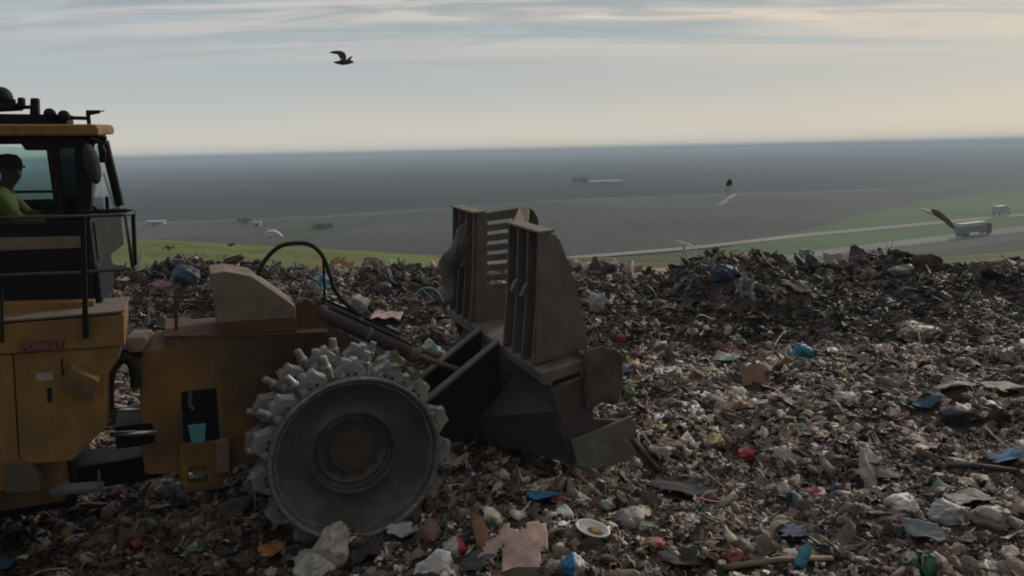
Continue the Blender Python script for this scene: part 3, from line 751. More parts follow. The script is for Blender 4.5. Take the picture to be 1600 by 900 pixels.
# diagonal brace from the blade's near end in to the arm
q0 = [np.array([2.27, -0.08, 0.22])] + Vs([(893, 688), (903, 728)], -0.08); q1 = [np.array([2.27, 1.16, 0.30])] + Vs([(750, 652), (754, 690)], 1.16)
q0.append(q0[2] + np.array([0.22, 0.05, 0.1])); q1.append(q1[2] + np.array([0.25, 0, 0.1]))
part(MB().hexa(q0, q1), 'brace', BLADE_DK, push, bevel=0.012)
q0b = [np.array([p[0], 2 * VC - p[1], p[2]]) for p in q0]; q1b = [np.array([p[0], 2 * VC - p[1], p[2]]) for p in q1]
part(MB().hexa(q0b, q1b), 'brace', BLADE_DK, push, bevel=0.012)

# --- blade
VB0, VB1 = -0.10, 3.30
LB = VB1 - VB0
lean = lambda u_: 0.16 * (u_ - 2.0)        # the blade is tipped back a little
# mouldboard: curved plate, concave to the front
prof = [(2.62, 0.84), (2.42, 0.55), (2.33, 0.25), (2.36, -0.05), (2.47, -0.30), (2.62, -0.52)]
th = 0.09
back = [(u_ - th * (1.0 if i not in (0, 5) else 0.7), w_) for i, (u_, w_) in enumerate(prof)]
mb = MB().prism([(u_, VB0 + 0.02, w_) for u_, w_ in prof] + [(u_, VB0 + 0.02, w_) for u_, w_ in back[::-1]], ev(LB - 0.04))
blade = part(mb, 'blade', BLADE_DK, bevel=0.006)
# ledge: box beam along the top of the mouldboard
lq = [(2.03, 0.69), (2.56, 0.785), (2.62, 0.80), (2.60, 0.60), (2.36, 0.50), (2.06, 0.55)]
part(MB().prism([(u_, VB0, w_) for u_, w_ in lq], ev(LB)), 'ledge', BLADE, blade, bevel=0.014)
# slots in the ledge end plate
mb = MB()
e = np.array(V(850, 584, VB0)); f_ = np.array(V(911, 563, VB0))
for k in (0.22, 0.48):
    a0 = np.array([2.16, VB0 - 0.004, 0.665 - 0.09 - k * 0.09]); a1 = np.array([2.50, VB0 - 0.004, 0.73 - 0.09 - k * 0.09])
    mb.prism([a0, a1, a1 + (0, 0, 0.028), a0 + (0, 0, 0.028)], ev(-0.006))
part(mb, 'slot', BLACK, blade)
# end plate of the mouldboard and the end bits
def both(fn):
    fn(lambda p: p); fn(lambda p: np.array([p[0], VB0 + VB1 - p[1], p[2]]))
endp = [(2.10, 0.60), (2.58, 0.66), (2.66, 0.35), (2.70, 0.05), (3.22, -0.06), (2.55, -0.50), (2.40, -0.22), (2.28, 0.1), (2.2, 0.35)]
def mk(fm):
    pts = [fm(np.array([u_, VB0 + 0.01, w_])) for u_, w_ in endp]; ex = fm(np.array([0, VB0 + 0.05, 0])) - fm(np.array([0, VB0 + 0.01, 0]))
    part(MB().prism(pts, ex), 'end_plate', BLADE_DK, blade, bevel=0.004)
both(mk)
bit = Vs([(893, 689), (940, 670), (987, 651), (997, 669), (985, 690), (996, 709), (983, 721), (955, 727), (928, 733), (903, 729)], VB0 - 0.05)
def mk(fm):
    pts = [fm(p) for p in bit]; ex = fm(np.array([0, 0.045, 0])) - fm(np.zeros(3))
    part(MB().prism(pts, ex), 'end_bit', BIT, blade, bevel=0.01)
both(mk)
part(MB().prism([(2.55, VB0 + 0.03, -0.45), (2.75, VB0 + 0.03, -0.62), (2.70, VB0 + 0.03, -0.66), (2.46, VB0 + 0.03, -0.50)], ev(LB - 0.06)), 'cutting_edge', BIT, blade, bevel=0.004)
# rack panels standing on the ledge
WT = 2.2
def rack(va, vb, near):
    """back plate, cheek with curved front edge, ribs"""
    wt = lambda vv: WT
    mb = MB().prism([(2.28, va, 0.74), (2.34, va, 0.75), (2.26, va, WT), (2.21, va, WT - 0.01)], ev(vb - va))
    rk = part(mb, 'rack_panel', BLADE, blade, bevel=0.006)
    cheek = Vs([(838, 568), (872, 560), (920, 550), (912, 500), (902, 455), (888, 408), (875, 376), (869, 367), (846, 362)], 0.12)
    if not near: cheek = [p + np.array([0, 2.99, 0]) for p in cheek]
    part(MB().prism(cheek, ev(0.05)), 'cheek_plate', BLADE, rk, bevel=0.006)
    part(MB().prism([(2.10, va - 0.03, WT), (2.28, va - 0.03, WT), (2.28, va - 0.03, WT + 0.035), (2.10, va - 0.03, WT + 0.025)], ev(vb - va + 0.06)), 'top_plate', TAN, rk, bevel=0.004)
    n = 4
    for k in range(n):
        vv = va + 0.02 + (vb - va - 0.06) * k / (n - 1)
        part(MB().prism([(2.03, vv, 0.68), (2.29, vv, 0.735), (2.22, vv, WT - 0.005), (2.12, vv, WT - 0.01), (2.09, vv, 1.4)], ev(0.035)), 'rib', BLADE, rk, bevel=0.004)
        if k in (1, 2):
            part(MB().prism([(2.02, vv - 0.02, 1.45), (2.12, vv - 0.02, 1.42), (2.12, vv - 0.02, 1.60), (2.07, vv - 0.02, 1.56)], ev(0.075)), 'lug', BLADE, rk, bevel=0.004)
rack(0.14, 1.05, True)
rack(2.23, 3.14, False)
# slotted centre plate set forward, its cover and side
pB, pC = np.array([2.16, 2.22, WT - 0.01]), V(809, 325, 1.98)
lo_B, lo_C = np.array([2.10, 2.22, 0.72]), np.array([pC[0] + 0.05, 1.98, 0.72])
def lerp3(a, b, t): return a + (b - a) * t
mb = MB()
slots = [(0.078, 0.110), (0.168, 0.200), (0.258, 0.290), (0.348, 0.380), (0.438, 0.470), (0.528, 0.560), (0.618, 0.650)]
s0, s1 = 0.25, 0.86
def PQ(s, t): return lerp3(lerp3(pB, pC, s), lerp3(lo_B, lo_C, s), t)
n_ = np.array([0.02, 0.028, 0])
cur = 0.0
for a, b in slots:
    mb.prism([PQ(0, cur), PQ(1, cur), PQ(1, a), PQ(0, a)], n_)
    mb.prism([PQ(0, a), PQ(s0, a), PQ(s0, b), PQ(0, b)], n_); mb.prism([PQ(s1, a), PQ(1, a), PQ(1, b), PQ(s1, b)], n_)
    cur = b
mb.prism([PQ(0, cur), PQ(1, cur), PQ(1, 1), PQ(0, 1)], n_)
part(mb, 'slotted_plate', BLADE, blade)
cov = [V(800, 348, 1.04), V(811.5, 325, 1.80), V(826.5, 324, 1.66), V(824, 353, 1.0)]
part(MB().prism(cov, (0.01, 0, -0.03)), 'cover_plate', TAN, blade, bevel=0.004)
sd_ = [V(826.5, 324.5, 1.62), V(834, 329, 1.62), V(840, 340, 1.62), V(843, 356, 1.62), V(850, 420, 1.62), V(835, 470, 1.62), V(826, 470, 1.62)]
part(MB().prism(sd_, ev(0.03)), 'side_plate', BLADE_DK, blade, bevel=0.004)

# --- rear frame: upper deck edge, door, side pillar, step
vr = 0.55
vfar = 2 * VC - vr
mb = MB().prism(Vs([(-260, 528), (194, 491), (195, 541), (20, 553), (-260, 571)], vr), ev(0.62))
deck = part(mb, 'deck_edge', YEL, bevel=0.015)
mb = MB(); q = [np.array([p[0], p[1] , p[2]]) for p in Vs([(-260, 526), (194, 489)], vr)]
part(MB().prism([q[0] + (0, -0.01, 0.006), q[1] + (0.01, -0.01, 0.006), q[1] + (0.01, 0.66, 0.006), q[0] + (0, 0.66, 0.006)], (0, 0, 0.02)), 'deck_plate', TAN, deck, bevel=0.004)
# the big side cover with a chamfered lower corner
mb = MB().prism(Vs([(21, 553), (190, 541), (186, 560), (165, 592), (165, 668), (114, 720), (31, 727)], vr + 0.03), ev(0.42))
door = part(mb, 'side_door', YEL, bevel=0.012)
mb = MB().prism(Vs([(74, 606), (81, 606), (81, 628), (74, 628)], vr + 0.028), ev(-0.004)); part(mb, 'handle', BLACK, door)
mb = MB().prism(Vs([(57, 583), (83, 582), (83, 594), (57, 595)], vr + 0.028), ev(-0.004)); part(mb, 'data_plate', WHITE, door)
mb = MB().tube([V(96, 560, vr - 0.0), V(98, 586, vr - 0.02)], 0.01, 6); part(mb, 'latch', BLACK, door)
# box bracket bolted to the door
q0 = [V(96, 603, vr - 0.13), V(143, 629, vr - 0.13), V(155, 596, vr - 0.13), V(110, 574, vr - 0.13)]
q1 = [p + np.array([0.0, 0.155, 0.02]) for p in q0]
part(MB().hexa(q0, q1), 'step_box', YEL_DIRTY, door, bevel=0.01)
mb = MB().prism(Vs([(-260, 571), (19, 554), (29, 727), (20, 766), (-10, 770), (-260, 790)], vr + 0.02), ev(0.5)); part(mb, 'side_pillar', YEL, bevel=0.012)
mb = MB().prism(Vs([(8, 724), (32, 723), (48, 730), (58, 742), (64, 755), (60, 768), (8, 771)], vr - 0.05), ev(0.3)); part(mb, 'drum_scraper', surf('dusty_scraper', (0.10, 0.082, 0.066), 0.8, dirt=0.5), bevel=0.01)
part(MB().box((-6.4, 1.15, -0.50), (-2.72, VC + 0.9, 0.30)), 'belly_shade_box', BLACK, bevel=0.03)  # dark belly mass, added to deepen the shade under the machine
mb = MB().prism(Vs([(76, 767), (160, 762), (161, 769), (77, 775)], vr + 0.0), ev(0.16)); step = part(mb, 'step', PALE, bevel=0.006)
part(MB().tube([V(154, 735, vr), V(156, 764, vr)], 0.012, 8), 'step_hanger', PALE, step)
# inner frame, belly and articulation
part(MB().box((-6.6, VC - 0.85, -0.25), (-2.75, VC + 0.85, 1.3)), 'rear_frame', YEL_DIRTY, bevel=0.02)
part(MB().prism([(-2.75, VC - 0.1, -0.5), (-2.75, VC - 0.1, -0.22), (-1.9, VC - 0.1, -0.22), (-1.9, VC - 0.1, -0.5)], ev(0.5)), 'articulation_joint', BLACK, bevel=0.02)
part(MB().box((-2.75, VC - 0.45, 1.0), (-1.95, VC + 0.5, 1.12)), 'joint_cover', BLACK, bevel=0.02)
part(MB().box((-6.7, VC - 1.0, 1.32), (-4.3, VC + 1.0, 2.35)), 'engine_hood', YEL, bevel=0.05)
part(MB().prism([(-6.6, vfar, 1.65), (-3.1, vfar, 1.65), (-3.1, vfar, 1.3), (-3.2, vfar, 1.0), (-3.25, vfar, 0.5), (-3.3, vfar, 0.25), (-6.6, vfar, 0.25)], ev(-0.45)), 'far_side_tank', YEL, bevel=0.015)
for a, b, vv in (((158, 640), (220, 640), 1.2), ((172, 679), (246, 675), 1.16)):
    part(MB().tube([V(*a, vv), V(*b, vv)], 0.030, 12), 'steering_rod', CHROME, smooth_=True)
h = Vs([(170, 640), (169, 605), (175, 575), (188, 561), (203, 562), (211, 580), (213, 604)], 1.1); part(MB().tube(spl(h), 0.055, 12), 'hydraulic_hose', RUBBER, smooth_=True)
part(MB().box((-2.3, 1.25, 0.02), (-1.9, 1.9, 0.27)), 'rod_housing', BLACK, bevel=0.01)

# --- cab
vcb, vcf = 0.95, 2.45
# lower body of the cab
part(MB().prism(Vs([(-220, 357), (139, 346), (146, 488), (0, 497), (-220, 512)], vcb), ev(0.05)), 'cab_side', NAVY, bevel=0.006)
part(MB().prism(Vs([(-220, 376), (125, 369), (126, 387), (-220, 399)], vcb - 0.012), ev(0.01)), 'trim_strip', TAN)
part(MB().prism(Vs([(-220, 480), (147, 470), (148, 490), (-220, 508)], vcb - 0.12), ev(0.115)), 'cab_sill', YEL, bevel=0.01)
fx = V(140, 346, vcb)[0]
zf, zs = V(145, 488, vcb)[2], V(140, 346, vcb)[2]
xr = -4.1
part(MB().prism([(xr, vcf, zf), (fx, vcf, zf), (fx, vcf, V(60, 311, vcf)[2]), (xr, vcf, V(60, 311, vcf)[2])], ev(-0.05)), 'cab_side', NAVY, bevel=0.006)
part(MB().box((xr, vcb + 0.06, zf - 0.02), (fx, vcf - 0.06, zf + 0.06)), 'cab_floor', BLACK)
# front: lower grille panel, box under it, windscreen
nearlo, nearhi = V(140, 345, vcb), V(146, 224, vcb)
farlo = np.array([V(189, 338, vcf)[0], vcf, nearlo[2]]); farhi = np.array([V(163, 224, vcf)[0], vcf, nearhi[2]])
wind = part(MB().poly([nearlo, farlo, farhi, nearhi]), 'windscreen', GLASS)
part(MB().tube([farlo, farhi], 0.05, 8), 'pillar', BLACK)
part(MB().tube([farlo + np.array([0.03, -0.1, 0.02]), lerp3(farlo, farhi, 0.55) + np.array([0.04, -0.15, 0])], 0.014, 6), 'wiper', BLACK)
part(MB().tube([lerp3(nearlo, farlo, 0.45) + np.array([0.03, 0, 0]), lerp3(nearhi, farhi, 0.3) + np.array([0.03, 0, -0.55])], 0.018, 6), 'wiper', BLACK)
mb = MB().prism([nearlo, farlo, (farlo[0], vcf, zf + 0.45), (nearlo[0], vcb, zf + 0.45)], (-0.04, 0, 0)); grille = part(mb, 'front_grille', surf('grey_green_panel', (0.022, 0.026, 0.023), 0.7, dirt=0.5, dirtcol=(0.035, 0.034, 0.03), spec=0.15, streak=0.5, smap=(9, 9, 1)), bevel=0.004)
for k in range(9):
    vv = vcb + 0.12 + k * 0.155
    part(MB().box((nearlo[0] + 0.002, vv, zf + 0.5), (nearlo[0] + 0.03, vv + 0.035, nearlo[2] - 0.03)), 'bar', RAIL, grille)
part(MB().box((nearlo[0] - 0.3, vcb + 0.05, zf + 0.0), (nearlo[0] + 0.02, vcf - 0.05, zf + 0.44)), 'front_box', NAVY, bevel=0.02)
# near side: window frame, pillar, glass
part(MB().prism(Vs([(-220, 214), (158, 212), (160, 222), (146, 226), (74, 235), (40, 235), (30, 222), (-220, 226)], vcb), ev(0.07)), 'header', BLACK, bevel=0.006)
part(MB().prism(Vs([(72, 233), (92, 231), (103, 345), (88, 346)], vcb), ev(0.06)), 'pillar', BLACK, bevel=0.006)
part(MB().prism(Vs([(116, 229), (147, 225), (141, 346), (120, 345)], vcb), ev(0.07)), 'pillar', BLACK, bevel=0.006)
part(MB().poly(Vs([(92, 231), (117, 229), (121, 345), (103, 345)], vcb + 0.03)), 'quarter_window', GLASS_D)
part(MB().poly(Vs([(-150, 227), (40, 230), (73, 234), (88, 346), (-150, 356)], vcb + 0.03)), 'side_window', GLASS)
part(MB().box((xr, vcb + 0.03, zs), (xr + 0.06, vcf - 0.03, V(74, 233, vcb)[2])), 'rear_window', GLASS)
for vv in (vcb, vcf - 0.08):
    part(MB().box((xr - 0.02, vv, zf), (xr + 0.1, vv + 0.08, V(74, 233, vcb)[2] + 0.05)), 'pillar', BLACK, bevel=0.01)
zh = V(60, 222, vcb)[2]
fw_lo = V(60, 311, vcf)[2]
part(MB().poly([(xr, vcf - 0.02, fw_lo), (fx, vcf - 0.02, fw_lo), (fx + 0.05, vcf - 0.02, zh), (xr, vcf - 0.02, zh)]), 'far_window', GLASS)
part(MB().prism([(xr, vcf, zh - 0.04), (fx + 0.1, vcf, zh - 0.04), (fx + 0.1, vcf, zh + 0.09), (xr, vcf, zh + 0.09)], ev(-0.06)), 'header', BLACK)
part(MB().tube([V(-40, 301, vcf - 0.08), V(88, 299, vcf - 0.08)], 0.016, 6), 'grab_rail', BLACK)
# roof
rq = Vs([(-220, 194), (148, 194), (154, 199), (155, 212), (-220, 214)], 0.85)
roof = part(MB().prism(rq, ev(1.75)), 'roof', YEL, bevel=0.025)
# equipment on the roof
vv = 1.35
part(MB().prism(Vs([(-60, 177), (104, 179), (105, 194), (-60, 195)], vv), ev(0.5)), 'light_bar', BLACK, roof, bevel=0.01)
part(MB().prism(Vs([(-60, 163), (24, 160), (26, 172), (-60, 176)], vv), ev(0.4)), 'air_conditioner', BLACK, roof, bevel=0.02)
part(MB().lathe([(0.0, -0.08), (0.07, -0.06), (0.10, 0.0), (0.07, 0.06), (0.0, 0.08)], 'y', 16, center=tuple(V(2, 152, vv + 0.1))), 'horn', BLACK, roof, smooth_=True)
for x0, x1, y0, y1 in ((15, 22, 154, 172), (26, 37, 152, 168), (46, 60, 153, 184)):
    part(MB().prism(Vs([(x0 + 1, y0), (x1 - 1, y0), (x1, y1), (x0, y1)], vv), ev(0.13)), 'work_lamp', BLACK, roof, bevel=0.012)
part(MB().tube([V(-40, 170, vv + 0.06), V(60, 167, vv + 0.06)], 0.018, 8), 'lamp_rail', BLACK, roof)
for x, y in ((78, 178), (100, 181)):
    part(MB().lathe([(0.0, -0.05), (0.045, -0.045), (0.055, 0.0), (0.05, 0.05), (0.0, 0.06)], 'y', 16, center=tuple(V(x, y, vv - 0.03))), 'beacon', BLACK, roof, smooth_=True)
part(MB().tube([V(104, 184, vv), V(140, 185, vv)], 0.018, 8), 'lamp_rail', BLACK, roof)
part(MB().prism(Vs([(134, 176), (140, 175), (143, 206), (137, 206)], 1.0), ev(0.04)), 'aerial_mast', BLACK, roof)
part(MB().prism(Vs([(134, 172), (156, 172), (156, 177), (140, 180), (134, 180)], 1.0), ev(0.06)), 'aerial_head', BLACK, roof, bevel=0.005)
part(MB().tube([V(156, 174, 1.03), V(163, 173, 1.03)], 0.006, 5), 'aerial_tip', BLACK, roof)
part(MB().prism(Vs([(154, 211), (166, 213), (165, 227), (155, 225)], 0.95), ev(0.12)), 'work_lamp', BLACK, roof, bevel=0.012)
part(MB().tube([V(140, 216, 0.92), V(156, 222, 0.95), V(158, 240, 1.0)], 0.022, 8), 'mirror_arm', BLACK)
part(MB().tube([V(157, 228, 0.95), V(161, 236, 0.95), V(160, 252, 1.0)], 0.03, 8), 'mirror_arm', BLACK)
# mirror: an oval shell
mc = V(143, 256, 0.78); up_ = V(135, 224, 0.78) - mc
me_mb = MB(); n = 20
for k, (s_, dv) in enumerate([(0.0, -0.05), (0.7, -0.04), (1.0, 0.0), (0.95, 0.03), (0.0, 0.035)]):
    for i in range(n):
        t = 2 * math.pi * i / n; up_u = up_ / np.linalg.norm(up_); sidev = np.array([up_u[2], 0, -up_u[0]])
        me_mb.v.append(tuple(mc + up_ * 1.02 * math.sin(t) * s_ + sidev * 0.06 * math.cos(t) * s_ + np.array([dv * 0.4, dv, 0])))
for k in range(4):
    for i in range(n):
        j = (i + 1) % n; me_mb.f.append((k * n + i, k * n + j, (k + 1) * n + j, (k + 1) * n + i)); me_mb.mi.append(0)
part(me_mb, 'mirror', surf('grey_mirror_shell', (0.04, 0.037, 0.035), 0.7, dirt=0.4, dirtcol=(0.06, 0.052, 0.046), spec=0.15), smooth_=True)
# walkway rails
vra = 0.5
def rail(pts, r, name='guard_rail', mat=RAIL): return part(MB().tube(pts, r, 8), name, mat, smooth_=True)
c1 = V(196, 336, vra); c2 = V(205, 331, vra + 0.35)
top = [V(-220, 344, vra), V(120, 338, vra), V(186, 336, vra), c1, np.array([c1[0] + 0.05, vra + 0.12, c1[2]]), np.array([c1[0] + 0.05, vra + 0.9, c1[2]])]
rail(top, 0.016)
d1 = V(198, 421, vra)
low = [V(-220, 438, vra), V(120, 426, vra), V(190, 421, vra), np.array([c1[0] + 0.0, vra + 0.02, d1[2]]), np.array([c1[0] + 0.05, vra + 0.14, d1[2]]), np.array([c1[0] + 0.05, vra + 0.9, d1[2]])]
rail(low, 0.016)
rail([V(122, 331, vra + 0.25), V(196, 329, vra + 0.25), V(208, 329, vra + 0.25), V(211, 410, vra + 0.25), V(208, 420, vra + 0.25)], 0.02, 'grab_rail', BLACK)
rail([c1, np.array([c1[0] + 0.01, vra + 0.03, d1[2]])], 0.016)
part(MB().prism(Vs([(126, 338), (133, 338), (138, 529), (129, 530)], vra - 0.02), ev(0.05)), 'rail_post', BLACK, bevel=0.006)
part(MB().prism(Vs([(0, 455), (4, 455), (5, 536), (0, 537)], vra - 0.02), ev(0.05)), 'rail_post', BLACK, bevel=0.006)
# seat, console, steering column
part(MB().prism([(-3.55, VC - 0.3, zf + 0.5), (-3.0, VC - 0.3, zf + 0.52), (-3.0, VC - 0.3, zf + 0.64), (-3.45, VC - 0.3, zf + 0.66), (-3.62, VC - 0.3, zf + 1.3), (-3.75, VC - 0.3, zf + 1.28)], ev(0.6)), 'seat', DARKCLOTH, bevel=0.03)
part(MB().prism(Vs([(62, 346), (64, 322), (78, 312), (96, 316), (104, 346)], 1.35), ev(0.5)), 'console', BLACK, bevel=0.03)
part(MB().box((-3.5, VC - 0.25, zf + 0.05), (-3.0, VC + 0.25, zf + 0.5)), 'seat_base', BLACK)
# warning strip with faded lettering on the deck edge
rq = Vs([(30, 535), (101, 529), (100, 546), (31, 551)], vr - 0.004)
decal = part(MB().prism(rq, ev(-0.003)), 'warning_strip', RED, deck); decal.location = (0, 0, 0)
cu = bpy.data.curves.new('warning_lettering', 'FONT'); cu.body = 'PDBKJT'; cu.size = 0.105; cu.extrude = 0.0008; cu.align_x = 'CENTER'; cu.align_y = 'CENTER'
tmp = bpy.data.objects.new('warning_lettering', cu); COL.objects.link(tmp)
bpy.context.view_layer.update()
tm = bpy.data.meshes.new_from_object(tmp.evaluated_get(bpy.context.evaluated_depsgraph_get())); bpy.data.objects.remove(tmp)
tm.materials.clear()
lt = link('warning_lettering', tm, LETTER, decal)
cc = sum(rq) / 4; xa = (rq[1] - rq[0]) / np.linalg.norm(rq[1] - rq[0])
lt.matrix_local = Matrix.Translation((cc[0], vr - 0.0085, cc[2])) @ Matrix.Rotation(math.atan2(-xa[2], xa[0]), 4, 'Y') @ Matrix.Rotation(math.pi / 2, 4, 'X')

# ------------------------------------------------------------------ driver
def skin_mesh(name, verts, edges, radii, root=0, sub=1):
    me = bpy.data.meshes.new(name + '_cage'); me.from_pydata([tuple(map(float, p)) for p in verts], edges, [])
    o = bpy.data.objects.new(name + '_cage', me); COL.objects.link(o)
    o.modifiers.new('skin', 'SKIN'); sd_ = me.skin_vertices[0].data
    for i, r in enumerate(radii): sd_[i].radius = (r, r) if not hasattr(r, '__len__') else r; sd_[i].use_root = (i == root)
    md = o.modifiers.new('sub', 'SUBSURF'); md.levels = sub; md.render_levels = sub
    bpy.context.view_layer.update()
    m2 = bpy.data.meshes.new_from_object(o.evaluated_get(bpy.context.evaluated_depsgraph_get()))
    bpy.data.objects.remove(o); m2.name = name
    return m2
drv = empty('person'); drv.matrix_world = MM
tag(drv, 'driver in lime green hi-vis top and dark cap seated in the cab', 'person')
hd = V(14, 264, 1.50)                                   # middle of the head
def dp(du, dv, dw): return hd + np.array([du, dv, dw])
vs_, es_, rs_ = [], [], []
def add(p, r, to=None):
    vs_.append(p); rs_.append(r); i = len(vs_) - 1
    if to is not None: es_.append((to, i))
    return i
pel = add(dp(-0.14, 0, -0.86), 0.15); sp1 = add(dp(-0.14, 0, -0.64), 0.135, pel); sp2 = add(dp(-0.10, 0, -0.40), 0.15, sp1); nk0 = add(dp(-0.06, 0, -0.19), 0.08, sp2)
nk1 = add(dp(-0.02, 0, -0.13), 0.062, nk0); jaw = add(dp(0.02, 0, -0.06), 0.082, nk1); cr = add(dp(0.0, 0, 0.03), 0.108, jaw); crt = add(dp(-0.005, 0, 0.09), 0.07, cr)
nose = add(dp(0.115, 0, -0.02), 0.014, cr); chin = add(dp(0.085, 0, -0.095), 0.03, jaw)
hands = []
for s in (-1, 1):
    ear = add(dp(-0.01, s * 0.098, -0.01), 0.02, cr)
    sh = add(dp(-0.09, s * 0.19, -0.27), 0.068, sp2); el = add(dp(0.08, s * 0.25, -0.50), 0.05, sh); wr = add(dp(0.33, s * 0.17, -0.47), 0.032, el)
    pm = add(dp(0.40, s * 0.15, -0.455), 0.034, wr)
    for k in range(4):
        f1 = add(dp(0.445, s * 0.15 + (k - 1.5) * 0.021, -0.445), 0.010, pm); f2 = add(dp(0.475 - 0.004 * abs(k - 1.3), s * 0.15 + (k - 1.5) * 0.022, -0.462), 0.009, f1); add(dp(0.478, s * 0.15 + (k - 1.5) * 0.022, -0.492), 0.008, f2)
    t1_ = add(dp(0.40, s * 0.15 - s * 0.045, -0.445), 0.011, pm); add(dp(0.435, s * 0.15 - s * 0.055, -0.455), 0.009, t1_)
    hp = add(dp(-0.10, s * 0.10, -0.88), 0.10, pel); kn = add(dp(0.33, s * 0.14, -0.84), 0.07, hp); an = add(dp(0.42, s * 0.14, -1.24), 0.042, kn); add(dp(0.58, s * 0.14, -1.30), 0.04, an)
body = link('body', skin_mesh('body', vs_, es_, rs_, 0, 2), SKIN, drv, smooth_=True); body.location = (0, 0, RD)
# jacket
vs_, es_, rs_ = [], [], []
a0 = add(dp(-0.14, 0, -0.84), 0.17); a1 = add(dp(-0.14, 0, -0.62), 0.165, a0); a2 = add(dp(-0.10, 0, -0.40), 0.18, a1); a3 = add(dp(-0.045, 0, -0.155), 0.085, a2)
for s in (-1, 1):
    b1_ = add(dp(-0.09, s * 0.20, -0.27), 0.088, a2); b2_ = add(dp(0.08, s * 0.25, -0.50), 0.068, b1_); add(dp(0.30, s * 0.175, -0.475), 0.05, b2_)
jk = link('hi_vis_top', skin_mesh('hi_vis_top', vs_, es_, rs_, 0, 2), HIVIS, drv, smooth_=True); jk.location = (0, 0, RD)
vs_, es_, rs_ = [], [], []
a0 = add(dp(-0.13, 0, -0.88), 0.16)
for s in (-1, 1):
    b1_ = add(dp(-0.08, s * 0.10, -0.89), 0.11, a0); b2_ = add(dp(0.34, s * 0.14, -0.85), 0.085, b1_); add(dp(0.42, s * 0.14, -1.22), 0.06, b2_)
tr_ = link('trousers', skin_mesh('trousers', vs_, es_, rs_, 0, 2), DARKCLOTH, drv, smooth_=True); tr_.location = (0, 0, RD)
mb = MB().lathe([(0.118, 0.0), (0.122, 0.03), (0.114, 0.08), (0.076, 0.122), (0.0, 0.134)], 'z', 20, center=tuple(dp(0, 0, 0.015)))
mb.prism([dp(0.08, -0.075, 0.02), dp(0.135, -0.05, 0.008), dp(0.142, 0.0, 0.01), dp(0.135, 0.05, 0.008), dp(0.08, 0.075, 0.02)], (0, 0, 0.012))
cap = mb.build('cap', DARKCLOTH, drv, smooth_=True); cap.location = (0, 0, RD)
b = MB().prism([dp(0.048, -0.089, -0.005), dp(0.075, -0.076, -0.005), dp(0.075, -0.076, 0.012), dp(0.048, -0.089, 0.012)], (0.002, -0.004, 0)); eye = b.build('eye', BLACK, drv); eye.location = (0, 0, RD)

# ------------------------------------------------------------------ single pieces of rubbish worth telling apart
def plain(name, col, rough=0.6, grime=0.55, spec=0.35, bump=0.25, bscale=25):
    return surf(name, col, rough, dirt=grime, dirtcol=(0.095, 0.076, 0.06), scale=7, spec=spec, bump=bump, bscale=bscale, lo=0.36, hi=0.66)
def px_size(P, px): return px * float((P - C0) @ c_fw) / F_PX
def settle(o, P, yaw, lift=0.0, tilt=(0, 0), foot=None):
    if foot: WAREA.append((P[0], P[1], foot))
    o.location = (P[0], P[1], P[2] + lift); o.rotation_euler = (tilt[0], tilt[1], yaw)
_seed = [1000]
def bag(name, P, w_, h_, col, label, cat='bag', yaw=0.0, rough=0.5, grime=0.6, col2=None, tilt=(0, 0), ridge=0.14, f=3.2):
    _seed[0] += 7; s = _seed[0]
    v, fc = ico(4)
    v = crease(crumple(v, s, 0.35, 1.2), s, ridge, 16, f)
    v[:, 2] = np.where(v[:, 2] < -0.45, -0.45 + 0.2 * (v[:, 2] + 0.45), v[:, 2])
    v = v * np.array([w_ / 2 * 0.85, w_ / 2 * 0.75, h_ / 2 * 1.05]); v[:, 2] -= v[:, 2].min()
    me = np_mesh(name, v, [fc], None, True)
    mats = [plain(name + '_film', col, rough, grime)]
    if col2 is not None:
        mats.append(plain(name + '_print', col2, rough, grime)); c = v[fc].mean(1); me.polygons.foreach_set('material_index', (c[:, 0] < -0.05 * w_).astype(np.int32))
    o = link(name, me, mats); settle(o, P, yaw, -0.12 * h_, tilt, 0.30 * w_)
    return tag(o, label, cat)
